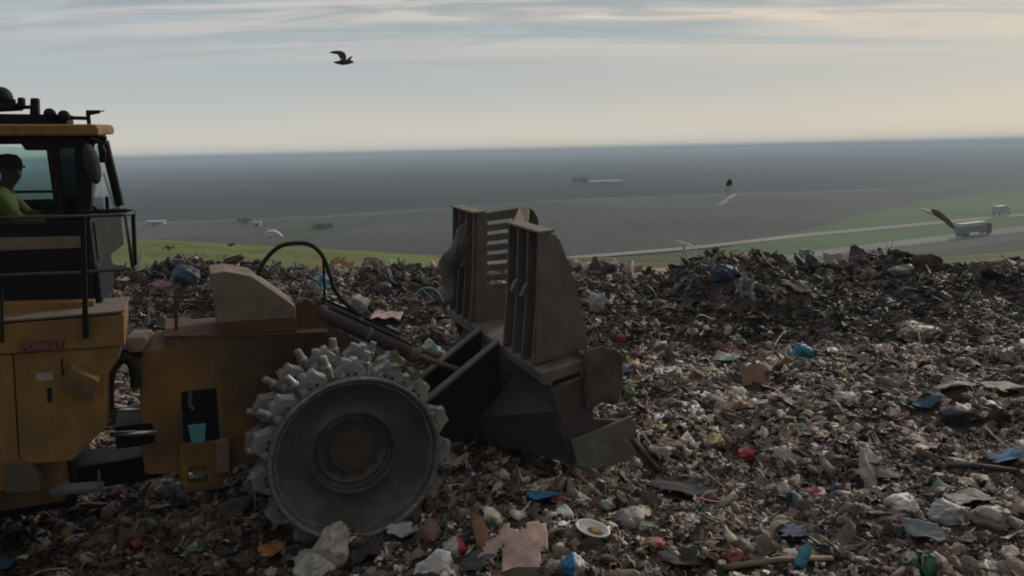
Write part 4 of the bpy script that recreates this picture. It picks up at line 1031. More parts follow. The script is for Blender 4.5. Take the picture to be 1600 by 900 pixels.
def cloth(name, P, w_, d_, h_, col, label, cat, yaw=0.0, tilt=(0, 0), grime=0.6, ridge=0.2, ragged=0.2, outline=None, rough=0.8, lift=0.03, f=2.2):
    _seed[0] += 7; s = _seed[0]
    n = 34; Pg, fc = grid(n, n)
    r = np.random.default_rng(s)
    keep = np.ones(len(fc), bool)
    c = Pg[fc].mean(1)
    edge_n = ragged * (vnoise(c[:, 0] * 2.6, c[:, 1] * 2.6, 0, s) + 0.5 * vnoise(c[:, 0] * 7, c[:, 1] * 7, 0, s + 1))
    if outline is None: keep = 0.45 * np.maximum(np.abs(c[:, 0]), np.abs(c[:, 1])) + 0.55 * np.hypot(c[:, 0], c[:, 1]) + 1.5 * edge_n < 0.86
    else: keep = outline(c[:, 0] + 0.25 * edge_n, c[:, 1] + 0.25 * edge_n)
    fc = fc[keep]
    q = crease(Pg, s, ridge, 14, f)
    v = np.stack([Pg[:, 0] + 0.35 * (q[:, 0] - Pg[:, 0]), Pg[:, 1] + 0.35 * (q[:, 1] - Pg[:, 1]), (q[:, 2]) + 0.5 * vnoise(Pg[:, 0] * 1.2, Pg[:, 1] * 1.2, 0, s + 3)], 1)
    v = v * np.array([w_ / 2, d_ / 2, h_ * 0.6])
    if tilt == (0, 0):          # lies on the rubbish: follow its surface
        cy_, sy_ = math.cos(yaw), math.sin(yaw)
        X, Y = P[0] + v[:, 0] * cy_ - v[:, 1] * sy_, P[1] + v[:, 0] * sy_ + v[:, 1] * cy_
        v[:, 2] = T(X, Y) - P[2] + 0.09 + 0.75 * v[:, 2] - h_ * 0.25 - lift
    used = np.unique(fc); mp_ = np.zeros(len(v), int); mp_[used] = np.arange(len(used))
    me = np_mesh(name, v[used], [mp_[fc]], None, True)
    o = link(name, me, plain(name + '_cloth', col, rough, grime), solid=0.008); settle(o, P, yaw, lift + h_ * 0.25, tilt, (0.2 if tilt == (0, 0) else 0.24) * max(w_, d_))
    return tag(o, label, cat)
def board(name, P, w_, d_, t_, col, label, cat, yaw=0.0, tilt=(0.2, 0), bend=0.1, lift=0.02, grime=0.6):
    n = 9; top = []
    mb = MB()
    xs = np.linspace(-0.5, 0.5, n); zs = bend * w_ * (np.cos(xs * math.pi) - 0.6)
    jag = np.random.default_rng(_seed[0]).uniform(-0.16, 0.16, (n, 2)); _seed[0] += 3
    for i in range(n - 1):
        q0 = [(xs[i] * w_, (-0.5 + jag[i, 0]) * d_, zs[i]), (xs[i] * w_, (0.5 + jag[i, 1]) * d_, zs[i]), (xs[i] * w_, (0.5 + jag[i, 1]) * d_, zs[i] - t_), (xs[i] * w_, (-0.5 + jag[i, 0]) * d_, zs[i] - t_)]
        top.append(q0)
    i = n - 1; top.append([(xs[i] * w_, (-0.5 + jag[i, 0]) * d_, zs[i]), (xs[i] * w_, (0.5 + jag[i, 1]) * d_, zs[i]), (xs[i] * w_, (0.5 + jag[i, 1]) * d_, zs[i] - t_), (xs[i] * w_, (-0.5 + jag[i, 0]) * d_, zs[i] - t_)])
    for r_ in top: mb.v += r_
    for i in range(n - 1):
        for k in range(4): mb.f.append((4 * i + k, 4 * i + (k + 1) % 4, 4 * i + 4 + (k + 1) % 4, 4 * i + 4 + k)); mb.mi.append(0)
    mb.f += [(3, 2, 1, 0), tuple(4 * (n - 1) + k for k in range(4))]; mb.mi += [0, 0]
    o = mb.build(name, plain(name + '_board', col, 0.8, grime), bevel=0.003); settle(o, P, yaw, lift, tilt, 0.30 * w_)
    return tag(o, label, cat)
def rod(name, pts, r, col, label, cat, mat=None, n=8):
    for t in np.linspace(0, 1, 5):
        q = np.array(pts[0]) * (1 - t) + np.array(pts[-1]) * t; WAREA.append((q[0], q[1], 2.0 * r))
    o = MB().tube(pts, r, n).build(name, mat or plain(name + '_rod', col, 0.6, 0.4), smooth_=True); return tag(o, label, cat)
def bottle(name, P, l_, r_, col, label, cat='bottle', yaw=0.0, tilt=(0, 0.1), capc=None):
    e = empty(name); settle(e, P, yaw, r_ * 0.8, tilt); tag(e, label, cat)
    m = plain(name + '_plastic', col, 0.35, 0.3)
    MB().lathe([(0, 0), (r_ * 0.95, 0.0), (r_, 0.03 * l_), (r_, 0.28 * l_), (r_ * 0.93, 0.32 * l_), (r_, 0.36 * l_), (r_, 0.6 * l_), (r_ * 0.42, 0.82 * l_), (r_ * 0.4, 0.9 * l_)], 'x', 18).build('bottle_body', m, e, smooth_=True)
    MB().lathe([(r_ * 0.36, 0.9 * l_), (r_ * 0.46, 0.9 * l_), (r_ * 0.46, 0.99 * l_), (0, l_)], 'x', 14).build('cap', plain(name + '_cap', capc or col, 0.4, 0.3), e)
    return e
G = ground_at
def B(px, py, wpx, hpx, col, label, name='crumpled_bag', **k):
    P = G(px, py + hpx * 0.42); return bag(name, P, px_size(P, wpx), px_size(P, hpx) * 1.1, col, label, **k)
def Cc(px, py, wpx, hpx, col, label, name, cat, depth=1.0, **k):
    P = G(px, py + hpx * 0.2); s_ = px_size(P, 1); return cloth(name, P, wpx * s_, max(wpx * 0.6, hpx * 1.4) * s_ * depth, hpx * s_ * 0.5, col, label, cat, **k)
def Bd(px, py, wpx, dpx, col, label, name='cardboard_scrap', cat='cardboard', **k):
    P = G(px, py); s_ = px_size(P, 1); return board(name, P, wpx * s_, dpx * s_, 0.012, col, label, cat, **k)
WH, OFF, GREY = (0.62, 0.60, 0.57), (0.46, 0.42, 0.38), (0.30, 0.29, 0.28)
# close to the camera
B(520, 850, 70, 66, (0.50, 0.45, 0.40), 'big beige crumpled bag leaning on the toothed drum', yaw=0.4, f=2.6)
B(490, 876, 78, 44, (0.44, 0.43, 0.42), 'grey white crumpled bag under the big beige bag', yaw=1.4, f=2.6)
def sweater(x, y):
    bodyo = (np.abs(x) < 0.44 - 0.05 * y) & (y > -0.95) & (y < 0.85) & ~((np.abs(x + 0.02) < 0.16) & (y > 0.68))
    ax_ = np.abs(x); arm = (ax_ > 0.3) & (ax_ < 0.97) & (np.abs(y - (0.62 - 1.25 * (ax_ - 0.35))) < 0.22) & (x < 0)
    arm2 = (x > 0.3) & (x < 0.62) & (np.abs(y - 0.45) < 0.35)
    return bodyo | arm | arm2
P = G(816, 878); s_ = px_size(P, 1)
cloth('sweater', P, 142 * s_, 136 * s_, 0.12, (0.50, 0.34, 0.30), 'dusty pink sweater spread flat on the rubbish', 'sweater', yaw=0.1, tilt=(0.42, 0.0), outline=sweater, ridge=0.2, grime=0.5, lift=0.05, f=3.0)
P = G(926, 842); s_ = px_size(P, 1); ra0 = 26 * s_
e = empty('plastic_tray'); settle(e, P, -0.55, 0.09, (0.22, 0.12), ra0 * 0.8); tag(e, 'white oval plastic tray with food left in it', 'tray')
n = 40; ra, rb = 29 * s_, 17 * s_
mb = MB(); rings = [(0.0, 0.0), (0.78, 0.0), (0.86, 0.035), (0.90, 0.04), (1.0, 0.036), (1.0, 0.028), (0.84, 0.022), (0.76, -0.012), (0.0, -0.012)]
for rr, z in rings: mb.v += [(ra * max(rr, 0.001) * math.cos(2 * math.pi * k / n), rb * max(rr, 0.001) * math.sin(2 * math.pi * k / n), z) for k in range(n)]
for i in range(len(rings) - 1):
    for k in range(n): mb.f.append((i * n + k, i * n + (k + 1) % n, (i + 1) * n + (k + 1) % n, (i + 1) * n + k)); mb.mi.append(0)
mb.build('tray_shell', plain('tray_plastic', (0.78, 0.77, 0.73), 0.35, 0.1), e, smooth_=True)
v, fc = ico(3); v = crumple(v, 77, 0.4, 2.2) * np.array([ra * 0.42, rb * 0.35, 0.018]) + np.array([ra * 0.15, 0, 0.012])
link('food_remains', np_mesh('food_remains', v, [fc]), plain('food', (0.30, 0.20, 0.07), 0.6, 0.5), e, smooth_=True)
B(899, 880, 46, 40, (0.52, 0.55, 0.57), 'pale bag with a bright blue half below the oval tray', col2=(0.02, 0.24, 0.50), yaw=0.0)
Bd(758, 850, 34, 50, (0.27, 0.14, 0.08), 'orange brown curled cardboard standing beside the pink sweater', bend=0.35, tilt=(0.9, 0.5), yaw=0.9, lift=0.12)
Cc(850, 781, 58, 20, (0.03, 0.17, 0.38), 'blue plastic sheet lying between the drum and the blade tip', 'plastic_sheet', 'plastic sheet', yaw=0.3)
B(712, 853, 54, 26, (0.52, 0.50, 0.48), 'white crumpled bag with a red end left of the sweater', yaw=3.3, col2=(0.42, 0.05, 0.07))
Bd(672, 842, 34, 30, (0.26, 0.15, 0.12), 'folded pinkish brown carton flap at the drum foot', bend=0.4, tilt=(0.8, -0.3), yaw=0.4, lift=0.09)
Bd(655, 868, 40, 18, (0.28, 0.19, 0.16), 'crumpled pink cardboard strip in front of the drum', bend=0.3, tilt=(0.3, 0.2), yaw=0.8)
Cc(628, 834, 52, 24, (0.50, 0.50, 0.50), 'white crumpled paper beside the drum rim', 'crumpled_paper', 'paper', yaw=0.2, ridge=0.3)
Cc(745, 880, 70, 34, (0.035, 0.04, 0.06), 'dark slate cloth wedged left of the pink sweater', 'rag', 'rag', yaw=0.5, ridge=0.25)
Cc(428, 868, 52, 22, (0.34, 0.17, 0.07), 'orange rag left of the grey white bag', 'rag', 'rag', yaw=0.8, ridge=0.3)
Cc(575, 868, 60, 30, (0.03, 0.03, 0.035), 'black torn film right of the big beige bag', 'plastic_sheet', 'plastic sheet', yaw=0.8, ridge=0.3)
Bd(101, 842, 14, 30, (0.42, 0.36, 0.12), 'small yellow plastic piece on the dark bottom left rubbish', 'plastic_piece', 'plastic piece', tilt=(0.7, 0.2), yaw=0.3)
B(215, 847, 20, 16, (0.40, 0.05, 0.04), 'small red plastic lump below the yellow machine', 'plastic_piece', cat='plastic piece')
Cc(8, 890, 34, 20, (0.06, 0.16, 0.30), 'blue film at the bottom left corner', 'plastic_sheet', 'plastic sheet')
B(172, 800, 34, 24, (0.22, 0.21, 0.20), 'grey bag in the shade below the side door')
B(262, 760, 44, 30, (0.24, 0.22, 0.21), 'grey dusty bag beside the tow eye')
Cc(250, 800, 30, 14, (0.42, 0.42, 0.41), 'pale scrap in the shade under the front frame', 'plastic_sheet', 'plastic sheet')
# to the right
B(1169, 706, 32, 20, (0.40, 0.03, 0.05), 'bright red bag in front of the blade end')
Cc(1110, 790, 42, 14, (0.50, 0.13, 0.15), 'pink red plastic strip below the black tarp', 'plastic_strip', 'plastic strip', depth=0.5, yaw=-0.5)
Cc(1058, 765, 120, 26, (0.02, 0.022, 0.03), 'large black tarp spread below the end bit', 'tarp', 'tarp', yaw=0.25, depth=0.8)
B(1027, 776, 24, 14, (0.30, 0.31, 0.33), 'small grey bag lying on the black tarp')
B(1410, 788, 62, 32, (0.62, 0.57, 0.52), 'white lumpy bag at the lower right', f=2.6)
Cc(1360, 738, 46, 60, (0.52, 0.49, 0.47), 'torn white film standing up above the lumpy bag', 'plastic_film', 'film', tilt=(1.0, 0.1), yaw=0.2, ridge=0.3, lift=0.1)
Cc(1385, 742, 52, 26, (0.24, 0.22, 0.20), 'grey brown torn sack beside the standing white film', 'sack', 'sack', yaw=2.3, ridge=0.3)
B(1253, 546, 34, 24, (0.03, 0.26, 0.40), 'teal blue bag alone in the middle of the field')
Cc(1132, 561, 44, 16, (0.48, 0.53, 0.56), 'pale blue sheet of film behind the green scrap', 'plastic_sheet', 'plastic sheet', yaw=0.4)
B(1110, 578, 28, 14, (0.20, 0.30, 0.08), 'lime green scrap right of the blade', 'plastic_piece', cat='plastic piece')
B(969, 527, 18, 15, (0.38, 0.03, 0.05), 'small red ball shaped bag beside the rack panel')
B(1432, 516, 74, 34, (0.40, 0.33, 0.28), 'beige matted heap of carpet at the foot of the dark bank', name='carpet_heap', cat='carpet', yaw=0.2, ridge=0.22, f=4.0)
Cc(1446, 634, 56, 16, (0.015, 0.10, 0.17), 'dark blue film next to the navy sack', 'plastic_sheet', 'plastic sheet', yaw=0.1)
B(1496, 642, 66, 28, (0.012, 0.016, 0.04), 'navy black sack right of the dark blue film')
Cc(1572, 720, 64, 18, (0.04, 0.14, 0.28), 'blue sheet at the right edge', 'plastic_sheet', 'plastic sheet', yaw=0.3)
rod('drain_pipe', [G(1462, 734) + (0, 0, 0.05), G(1520, 738) + (0, 0, 0.09), G(1588, 742) + (0, 0, 0.05)], 0.034, (0.035, 0.038, 0.045), 'dark plastic pipe below the blue sheet at the right edge', 'pipe', n=12)
Bd(1180, 592, 46, 34, (0.22, 0.12, 0.075), 'brown cardboard piece right of the green scrap', tilt=(0.7, 0.1), lift=0.08)
Cc(1237, 836, 62, 26, (0.06, 0.07, 0.17), 'blue purple cloth at the bottom of the field', 'rag', 'rag', yaw=0.3, ridge=0.25)
B(1273, 768, 46, 22, (0.30, 0.12, 0.12), 'reddish striped bag beside the blue grey bag')
B(1308, 762, 28, 22, (0.07, 0.11, 0.15), 'blue grey bag beside the reddish striped bag')
B(1545, 802, 62, 34, (0.30, 0.26, 0.22), 'beige domed bag near the lower right edge', f=2.4)
B(1480, 798, 64, 30, (0.28, 0.27, 0.27), 'grey rounded bag between the white and beige bags', f=2.4)
Cc(1515, 785, 80, 20, (0.36, 0.34, 0.32), 'pale crumpled film behind the grey rounded bag', 'plastic_film', 'film', ridge=0.3)
Cc(1440, 835, 70, 30, (0.20, 0.24, 0.27), 'pale blue crumpled film below the white lumpy bag', 'plastic_film', 'film', ridge=0.3, yaw=2.4)
B(1450, 880, 34, 40, (0.50, 0.52, 0.48), 'white carton with a green top at the bottom right', 'carton', cat='carton', col2=(0.05, 0.20, 0.11), yaw=1.2)
P = G(1248, 890); bottle('plastic_bottle', P, 0.26, 0.055, (0.07, 0.30, 0.40), 'cyan plastic bottle standing up at the bottom edge', yaw=0.3, tilt=(0, -1.1), capc=(0.2, 0.35, 0.4))
a, b = G(1130, 896), G(1300, 880)
rod('plank', [a + (0, 0, 0.06), (a + b) / 2 + (0, 0, 0.09), b + (0, 0, 0.05)], 0.03, (0.22, 0.165, 0.12), 'long weathered beige plank at the bottom edge', 'plank', n=5)
rod('steel_bar', [G(1000, 705) + (0, 0, 0.02), G(996, 690) + (0, 0, 0.14), G(1002, 694) + (0, 0, 0.17), G(1032, 728) + (0, 0, 0.10)], 0.016, (0.30, 0.28, 0.26), 'bent pale steel bar sticking out beside the blade tip', 'bar')
rod('steel_bar', [G(990, 697) + (0, 0, 0.10), G(1030, 742) + (0, 0, 0.05)], 0.035, (0.02, 0.02, 0.02), 'straight black bar under the bent pale bar', 'bar')
Cc(1570, 606, 96, 20, (0.42, 0.36, 0.31), 'pinkish beige blanket strip at the right edge of the field', 'blanket', 'blanket', yaw=-0.1, ridge=0.25)
Cc(1490, 600, 90, 22, (0.42, 0.40, 0.35), 'pale arched fabric strip left of the beige blanket', 'fabric_strip', 'fabric', depth=0.5, ridge=0.3)
B(1025, 846, 36, 28, (0.36, 0.05, 0.05), 'red and tan torn packet beyond the oval tray', col2=(0.36, 0.26, 0.16), name='packet', cat='packet')
B(985, 806, 70, 34, (0.28, 0.25, 0.23), 'grey brown sack behind the oval tray', name='sack', cat='sack')
B(1005, 798, 34, 18, (0.55, 0.50, 0.38), 'cream bag resting on the grey brown sack')
Cc(1065, 880, 80, 30, (0.02, 0.024, 0.03), 'black torn film at the bottom centre', 'plastic_sheet', 'plastic sheet', ridge=0.3)
B(1056, 866, 34, 22, (0.30, 0.32, 0.33), 'clear crumpled film bag beside the black film')
B(1145, 868, 36, 26, (0.30, 0.09, 0.08), 'faded red cloth bundle between the tray and the plank', 'cloth_bundle', cat='cloth bundle')
B(948, 786, 30, 18, (0.42, 0.41, 0.40), 'small white lump right of the blue plastic sheet')
Cc(1010, 830, 24, 14, (0.20, 0.25, 0.22), 'pale green scrap above the red and tan packet', 'plastic_piece', 'plastic piece')
rod('pipe', [G(690, 712) + (0, 0, 0.1), G(725, 708) + (0, 0, 0.1)], 0.055, (0.34, 0.32, 0.31), 'short pale pipe stub right of the toothed drum', 'pipe', n=14)
# on the bank behind the machine and along the rim
B(1128, 422, 50, 34, (0.012, 0.05, 0.12), 'dark blue bag on top of the bank below a diving gull', yaw=0.5)
Cc(1168, 450, 26, 44, (0.13, 0.16, 0.17), 'grey green film hanging below the dark blue bag', 'plastic_film', 'film', tilt=(0.9, 0.1), ridge=0.3)
Bd(1302, 410, 32, 24, (0.30, 0.25, 0.23), 'pale square cardboard on the rim crest', tilt=(1.0, 0.2), lift=0.16, bend=0.02)
B(1408, 420, 44, 18, (0.22, 0.21, 0.20), 'grey flat bag on the right hump of the bank')
B(1391, 472, 22, 16, (0.42, 0.42, 0.42), 'small white bag on the dark face of the bank')
Cc(1245, 448, 50, 18, (0.13, 0.11, 0.10), 'grey brown board lying on the face of the bank', 'plastic_sheet', 'plastic sheet', yaw=-0.4)
B(932, 472, 28, 30, (0.34, 0.36, 0.38), 'pale grey bag right of the blade rack')
B(503, 440, 50, 40, (0.05, 0.25, 0.34), 'turquoise bag behind the hose arch', yaw=0.2, col2=(0.30, 0.34, 0.36))
Bd(532, 424, 34, 34, (0.36, 0.18, 0.08), 'orange cardboard box flap behind the hose arch', tilt=(0.9, 0.3), lift=0.18, bend=0.2)
B(605, 409, 44, 18, (0.10, 0.36, 0.10), 'bright green bag on the rim crest')
Cc(655, 417, 60, 20, (0.30, 0.29, 0.25), 'pale film draped on the rim crest left of the blade', 'plastic_film', 'film', ridge=0.3)
P = G(668, 478); pts = [P + np.array([0.32 * math.cos(t), 0.10 * math.cos(t), 0.05 + 0.36 * math.sin(t)]) for t in np.linspace(0.1, math.pi * 0.95, 14)]
rod('plastic_hoop', pts, 0.03, (0.14, 0.28, 0.28), 'teal plastic hoop standing left of the blade rack', 'hoop')
P = G(606, 500); s_ = px_size(P, 1); board('board', P, 46 * s_, 40 * s_, 0.02, (0.55, 0.40, 0.36), 'pale pink flat board above the lift cylinder', 'board', tilt=(0.1, 0.05), bend=0.02, lift=0.14)
B(676, 546, 46, 40, (0.34, 0.36, 0.34), 'whitish bag with a green patch beside the push arm', col2=(0.10, 0.20, 0.14), yaw=2.0)
B(560, 474, 42, 28, (0.26, 0.27, 0.28), 'grey bag above the lift cylinder barrel')
B(290, 425, 46, 36, (0.03, 0.09, 0.15), 'dark blue sack on the rim behind the guard box')
P = G(276, 452); Cc(272, 445, 20, 44, (0.22, 0.28, 0.30), 'pale blue strip of film hanging below the dark blue sack', 'plastic_strip', 'plastic strip', tilt=(0.9, 0.3), ridge=0.25)
B(252, 446, 38, 24, (0.30, 0.12, 0.14), 'faded pink bag behind the cab rail')
B(600, 452, 30, 24, (0.03, 0.04, 0.08), 'navy bag above the lift cylinder rod')
B(695, 455, 24, 40, (0.22, 0.20, 0.19), 'grey sack standing left of the blade rack', name='sack', cat='sack')
# things caught on the machine
def m2w(p): return np.array(base) + m_u * p[0] + m_v * p[1] + m_w * (p[2] + RD)
def world_part(mb, name, mat, label, cat, **kw):
    o = mb.build(name, mat, None, **kw); o.matrix_world = MM @ Matrix.Translation((0, 0, RD)); return tag(o, label, cat)
n = 26
outl = Vs([(914, 549), (928, 545), (944, 542), (958, 544), (968, 550), (977, 560), (977, 585), (970, 592), (971, 610), (972, 622), (962, 634), (952, 632), (940, 629), (932, 632), (925, 641), (920, 645), (917, 622), (915, 590)], VB0 - 0.08)
rs2 = np.random.default_rng(5)
bm = bmesh.new(); vsq = [bm.verts.new(tuple(p)) for p in outl]; fcs = bm.faces.new(vsq)
bmesh.ops.triangulate(bm, faces=[fcs]); bmesh.ops.subdivide_edges(bm, edges=bm.edges[:], cuts=4, use_grid_fill=True)
for v_ in bm.verts: v_.co.y += 0.035 * (abs((v_.co.x * 3.1 + v_.co.z * 1.3) % 2 - 1) + abs((v_.co.x * -2.2 + v_.co.z * 4.1) % 2 - 1)) + 0.03 * float(vnoise(v_.co.x * 9, v_.co.z * 9, 0, 62))
me = bpy.data.meshes.new('torn_sheet'); bm.to_mesh(me); bm.free()
o = link('torn_sheet', me, surf('dirty_sheet', (0.10, 0.084, 0.064), 0.85, dirt=0.7, dirtcol=(0.045, 0.037, 0.03), scale=5), None, smooth_=True, solid=0.02); o.matrix_world = MM @ Matrix.Translation((0, 0, RD))
tag(o, 'torn brown sheet caught on the near end of the blade', 'sheet')
outl = Vs([(735, 334), (741, 343), (730, 368), (737, 388), (722, 410), (714, 440), (702, 470), (690, 480), (692, 440), (688, 410), (704, 384), (716, 358)], 2.6)
bm = bmesh.new(); vsq = [bm.verts.new(tuple(p)) for p in outl]; fcs = bm.faces.new(vsq)
bmesh.ops.triangulate(bm, faces=[fcs]); bmesh.ops.subdivide_edges(bm, edges=bm.edges[:], cuts=4, use_grid_fill=True)
for v_ in bm.verts: v_.co.y += 0.14 * float(vnoise(v_.co.x * 4, v_.co.z * 3, 0, 63)) + 0.05 * float(vnoise(v_.co.x * 12, v_.co.z * 9, 0, 64))
me = bpy.data.meshes.new('torn_film'); bm.to_mesh(me); bm.free()
o = link('torn_film', me, plain('hung_film', (0.17, 0.155, 0.14), 0.55, 0.4), None, smooth_=True, solid=0.006); o.matrix_world = MM @ Matrix.Translation((0, 0, RD))
tag(o, 'grey torn film hanging from the far rack panel of the blade', 'film')
q = Vs([(293, 666), (322, 663), (320, 692), (300, 695)], v0 - 0.05)
world_part(MB().hexa([p for p in q], [p + np.array([0, 0.045, 0]) for p in q]), 'plastic_tub', CYAN, 'turquoise plastic tub stuck in the recess of the front frame', 'tub', bevel=0.008)
q = Vs([(196, 528), (226, 527), (230, 534), (222, 550), (200, 551)], 1.1)
world_part(MB().prism(q, (0.05, 0.4, -0.02)), 'cardboard_scrap', plain('joint_card', (0.33, 0.27, 0.21), 0.85, 0.4), 'tan cardboard scrap on the joint between the two frames', 'cardboard', bevel=0.01)

q = V(640, 590, 0.2); o = cloth('torn_film', m2w(q), 0.55, 0.30, 0.3, (0.17, 0.165, 0.10), 'yellowish torn film snagged between the drum cleats beside the push arm', 'film', yaw=0.5, tilt=(0.5, 0.5), ridge=0.3, lift=-0.02); WAREA.pop()
q = V(430, 838, 0.3); P = G(432, 828); rod('pipe', [P + (-0.09, 0.0, -0.06), P + (0.05, 0.03, 0.12)], 0.03, (0.25, 0.25, 0.26), 'small pale pipe end sticking up at the left foot of the drum', 'pipe', n=12)

# ------------------------------------------------------------------ the uncountable scraps, kept off the pieces laid out above
for kind, d_near, d_mid, d_far, med, flat in [
        ('drape', 4.5, 3.6, 2.4, 0.30, 0.12), ('sheet', 100, 76, 44, 0.118, 0.36), ('bag', 14, 14, 10, 0.15, 0.6), ('strip', 60, 44, 16, 0.19, 0.6), ('stick', 12, 6, 5, 0.32, 0.35),
        ('board', 8, 6, 4, 0.15, 0.35), ('lump', 60, 36, 28, 0.085, 0.5), ('bottle', 4, 3, 2, 0.16, 0.5), ('shard', 130, 80, 40, 0.075, 0.45)]:
    for y0, y1, d in ((2.0, 9.5, d_near), (9.5, 15, d_mid), (15, 22.5, d_far)):
        x, y = pts_in(y0, y1, d); n = len(x)
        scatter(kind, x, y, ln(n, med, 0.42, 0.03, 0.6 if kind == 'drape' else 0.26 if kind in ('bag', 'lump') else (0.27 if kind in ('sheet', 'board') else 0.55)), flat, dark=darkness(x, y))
for kind, d, med in (('shard', 260, 0.05), ('stick', 22, 0.16), ('strip', 26, 0.12), ('lump', 90, 0.05)):
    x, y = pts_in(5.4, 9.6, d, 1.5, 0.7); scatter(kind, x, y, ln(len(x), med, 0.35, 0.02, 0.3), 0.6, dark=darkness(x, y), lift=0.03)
for kind, d, med in (('sheet', 8, 0.2), ('lump', 10, 0.14), ('strip', 6, 0.3)):       # around and behind the camera
    n = int(d * 18 * 10); x = rng.uniform(-9, 9, n); y = rng.uniform(-8, 2.2, n); scatter(kind, x, y, ln(n, med, 0.4, 0.05, 0.6), 0.5)
# strands and sticks standing out of the rim bank
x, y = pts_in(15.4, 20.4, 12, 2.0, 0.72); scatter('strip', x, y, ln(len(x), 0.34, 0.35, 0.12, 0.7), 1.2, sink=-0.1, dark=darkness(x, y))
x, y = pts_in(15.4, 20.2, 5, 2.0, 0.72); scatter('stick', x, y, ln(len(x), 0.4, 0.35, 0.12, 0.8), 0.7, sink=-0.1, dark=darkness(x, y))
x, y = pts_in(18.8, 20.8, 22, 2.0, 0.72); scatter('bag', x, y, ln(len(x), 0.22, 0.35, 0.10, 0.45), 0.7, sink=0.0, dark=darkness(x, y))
F3 = np.concatenate(acc_f3); F4 = np.concatenate(acc_f4)
tme = np_mesh('scattered_rubbish', np.concatenate(acc_v), [F3, F4], np.clip(np.concatenate(acc_c), 0.006, 0.85), np.concatenate(sm3 + sm4))
TRASH = attr_mat('rubbish', rough=0.62, bump=0.5, bscale=22.0, spec=0.35, nscale=9.0, amt=0.4, grime=0.85)
tag(link('scattered_rubbish', tme, TRASH), 'mixed rubbish of torn plastic, paper and dirt covering the tip', 'rubbish', kind='stuff')
print('rubbish faces', len(F3) + len(F4))

# ------------------------------------------------------------------ gulls
def gull(depth, spine, wings, body_m, label):
    """spine: (px, py, half width px) from tail to bill; wings: (outline px, lean in depth, material), root first"""
    mid = spine[len(spine) // 2]; P0 = on_depth(mid[0], mid[1], depth); s_ = depth / F_PX
    loc = lambda x, y, dy=0.0: on_depth(x, y, depth + dy) - P0
    e = empty('gull', tuple(P0)); tag(e, label, 'gull', 'gulls over the tip')
    pts = [Vector(loc(x, y)) for x, y, _ in spine]
    pts2, rad = [], []
    for a, b, (_, _, ra), (_, _, rb) in zip(pts[:-1], pts[1:], spine[:-1], spine[1:]):
        for t in (0, 0.33, 0.67): pts2.append(a.lerp(b, t)); rad.append((ra + (rb - ra) * (t * t * (3 - 2 * t))) * s_)
    pts2.append(pts[-1]); rad.append(spine[-1][2] * s_)
    MB().tube(pts2, rad, 12).build('body', body_m, e, smooth_=True)
    for outline, lean, mw in wings:
        rx, ry = outline[0]
        q = []
        for x, y in outline:
            d = math.hypot(x - rx, y - ry) * s_; q.append(np.array(loc(x, y, lean * d)))
        mb = MB(); c = sum(q) / len(q) + np.array([0, 0.012 if lean > 0 else -0.012, 0.012]); n = len(q)
        th_ = np.array([0, 0.016, 0])
        mb.v = [tuple(p) for p in q] + [tuple(p + th_) for p in q] + [tuple(c - th_)] + [tuple(c + 2 * th_)]
        for i in range(n):
            j = (i + 1) % n; mb.f += [(i, j, 2 * n), (n + j, n + i, 2 * n + 1), (i, n + i, n + j, j)]; mb.mi += [0, 0, 0]
        mb.build('wing', mw, e, smooth_=False)
    return e
GW = surf('gull_white', (0.82, 0.82, 0.81), 0.8, bump=0, var=0.05)
GG = surf('gull_grey', (0.48, 0.48, 0.49), 0.8, bump=0, var=0.08)
GB = surf('gull_brown', (0.05, 0.048, 0.045), 0.85, bump=0)
GK = surf('gull_black_tip', (0.02, 0.02, 0.022), 0.8, bump=0)
GM = surf('gull_mottled', (0.13, 0.115, 0.10), 0.85, bump=0)
gull(21, [(521.6, 96.8, 0.8), (527, 98, 2.2), (536, 97, 4.4), (545, 96.6, 3.4), (550, 96.6, 2.0), (553, 98, 0.4)],
     [([(535, 95), (531, 91), (527.4, 85), (520, 83.6), (514, 82.4), (520, 79.6), (529, 79.2), (535, 80), (539, 83), (541, 88.5), (541, 94)], 0.6, GB), ([(542, 95), (544, 90.5), (551.5, 86.5), (549, 90.5), (546.5, 95)], -0.6, GB)], GB, 'dark gull flying alone high in the open sky')
gull(26, [(1127, 319, 0.8), (1133, 315, 2.6), (1140, 311, 4.4), (1146, 307, 3.4), (1150, 304, 1.0)],
     [([(1140, 312), (1133, 308), (1132.5, 297), (1135, 287), (1144, 286), (1145.5, 297), (1147, 308)], 0.5, GG), ([(1139, 290), (1134, 290), (1136, 284), (1139.5, 279), (1144, 283), (1143.5, 289)], 0.5, GK), ([(1140, 313), (1128, 315), (1120, 321), (1126, 322), (1141, 316)], -0.6, GW)], GW, 'pale gull with a raised black tipped wing above the dark blue bag')
gull(25, [(1067, 378, 0.8), (1068, 383, 2.2), (1070, 393, 2.8), (1073, 402, 1.4), (1077, 408, 0.6)],
     [([(1068, 382), (1064, 380), (1057, 375), (1064, 377), (1070, 378.5)], 0.5, GW), ([(1069, 382), (1072, 378.5), (1079, 380), (1086, 386), (1090, 393), (1083, 388), (1076, 384.5)], -0.6, GW)], GG, 'pale gull with spread wings and hanging body at the gap in the rim')
gull(24, [(1438, 327, 0.5), (1443, 328, 1.8), (1451, 331, 3.2), (1458, 334, 2.4), (1464, 337, 0.8)],
     [([(1455, 332), (1456, 326), (1468, 330), (1482, 341), (1489, 349), (1493, 359), (1486, 356), (1476, 347), (1464, 339)], -0.5, GM), ([(1450, 329), (1442, 325), (1434, 324.5), (1441, 329), (1449, 333)], 0.7, GW)], GW, 'gull with one long brownish wing slanting down in front of the lorry')
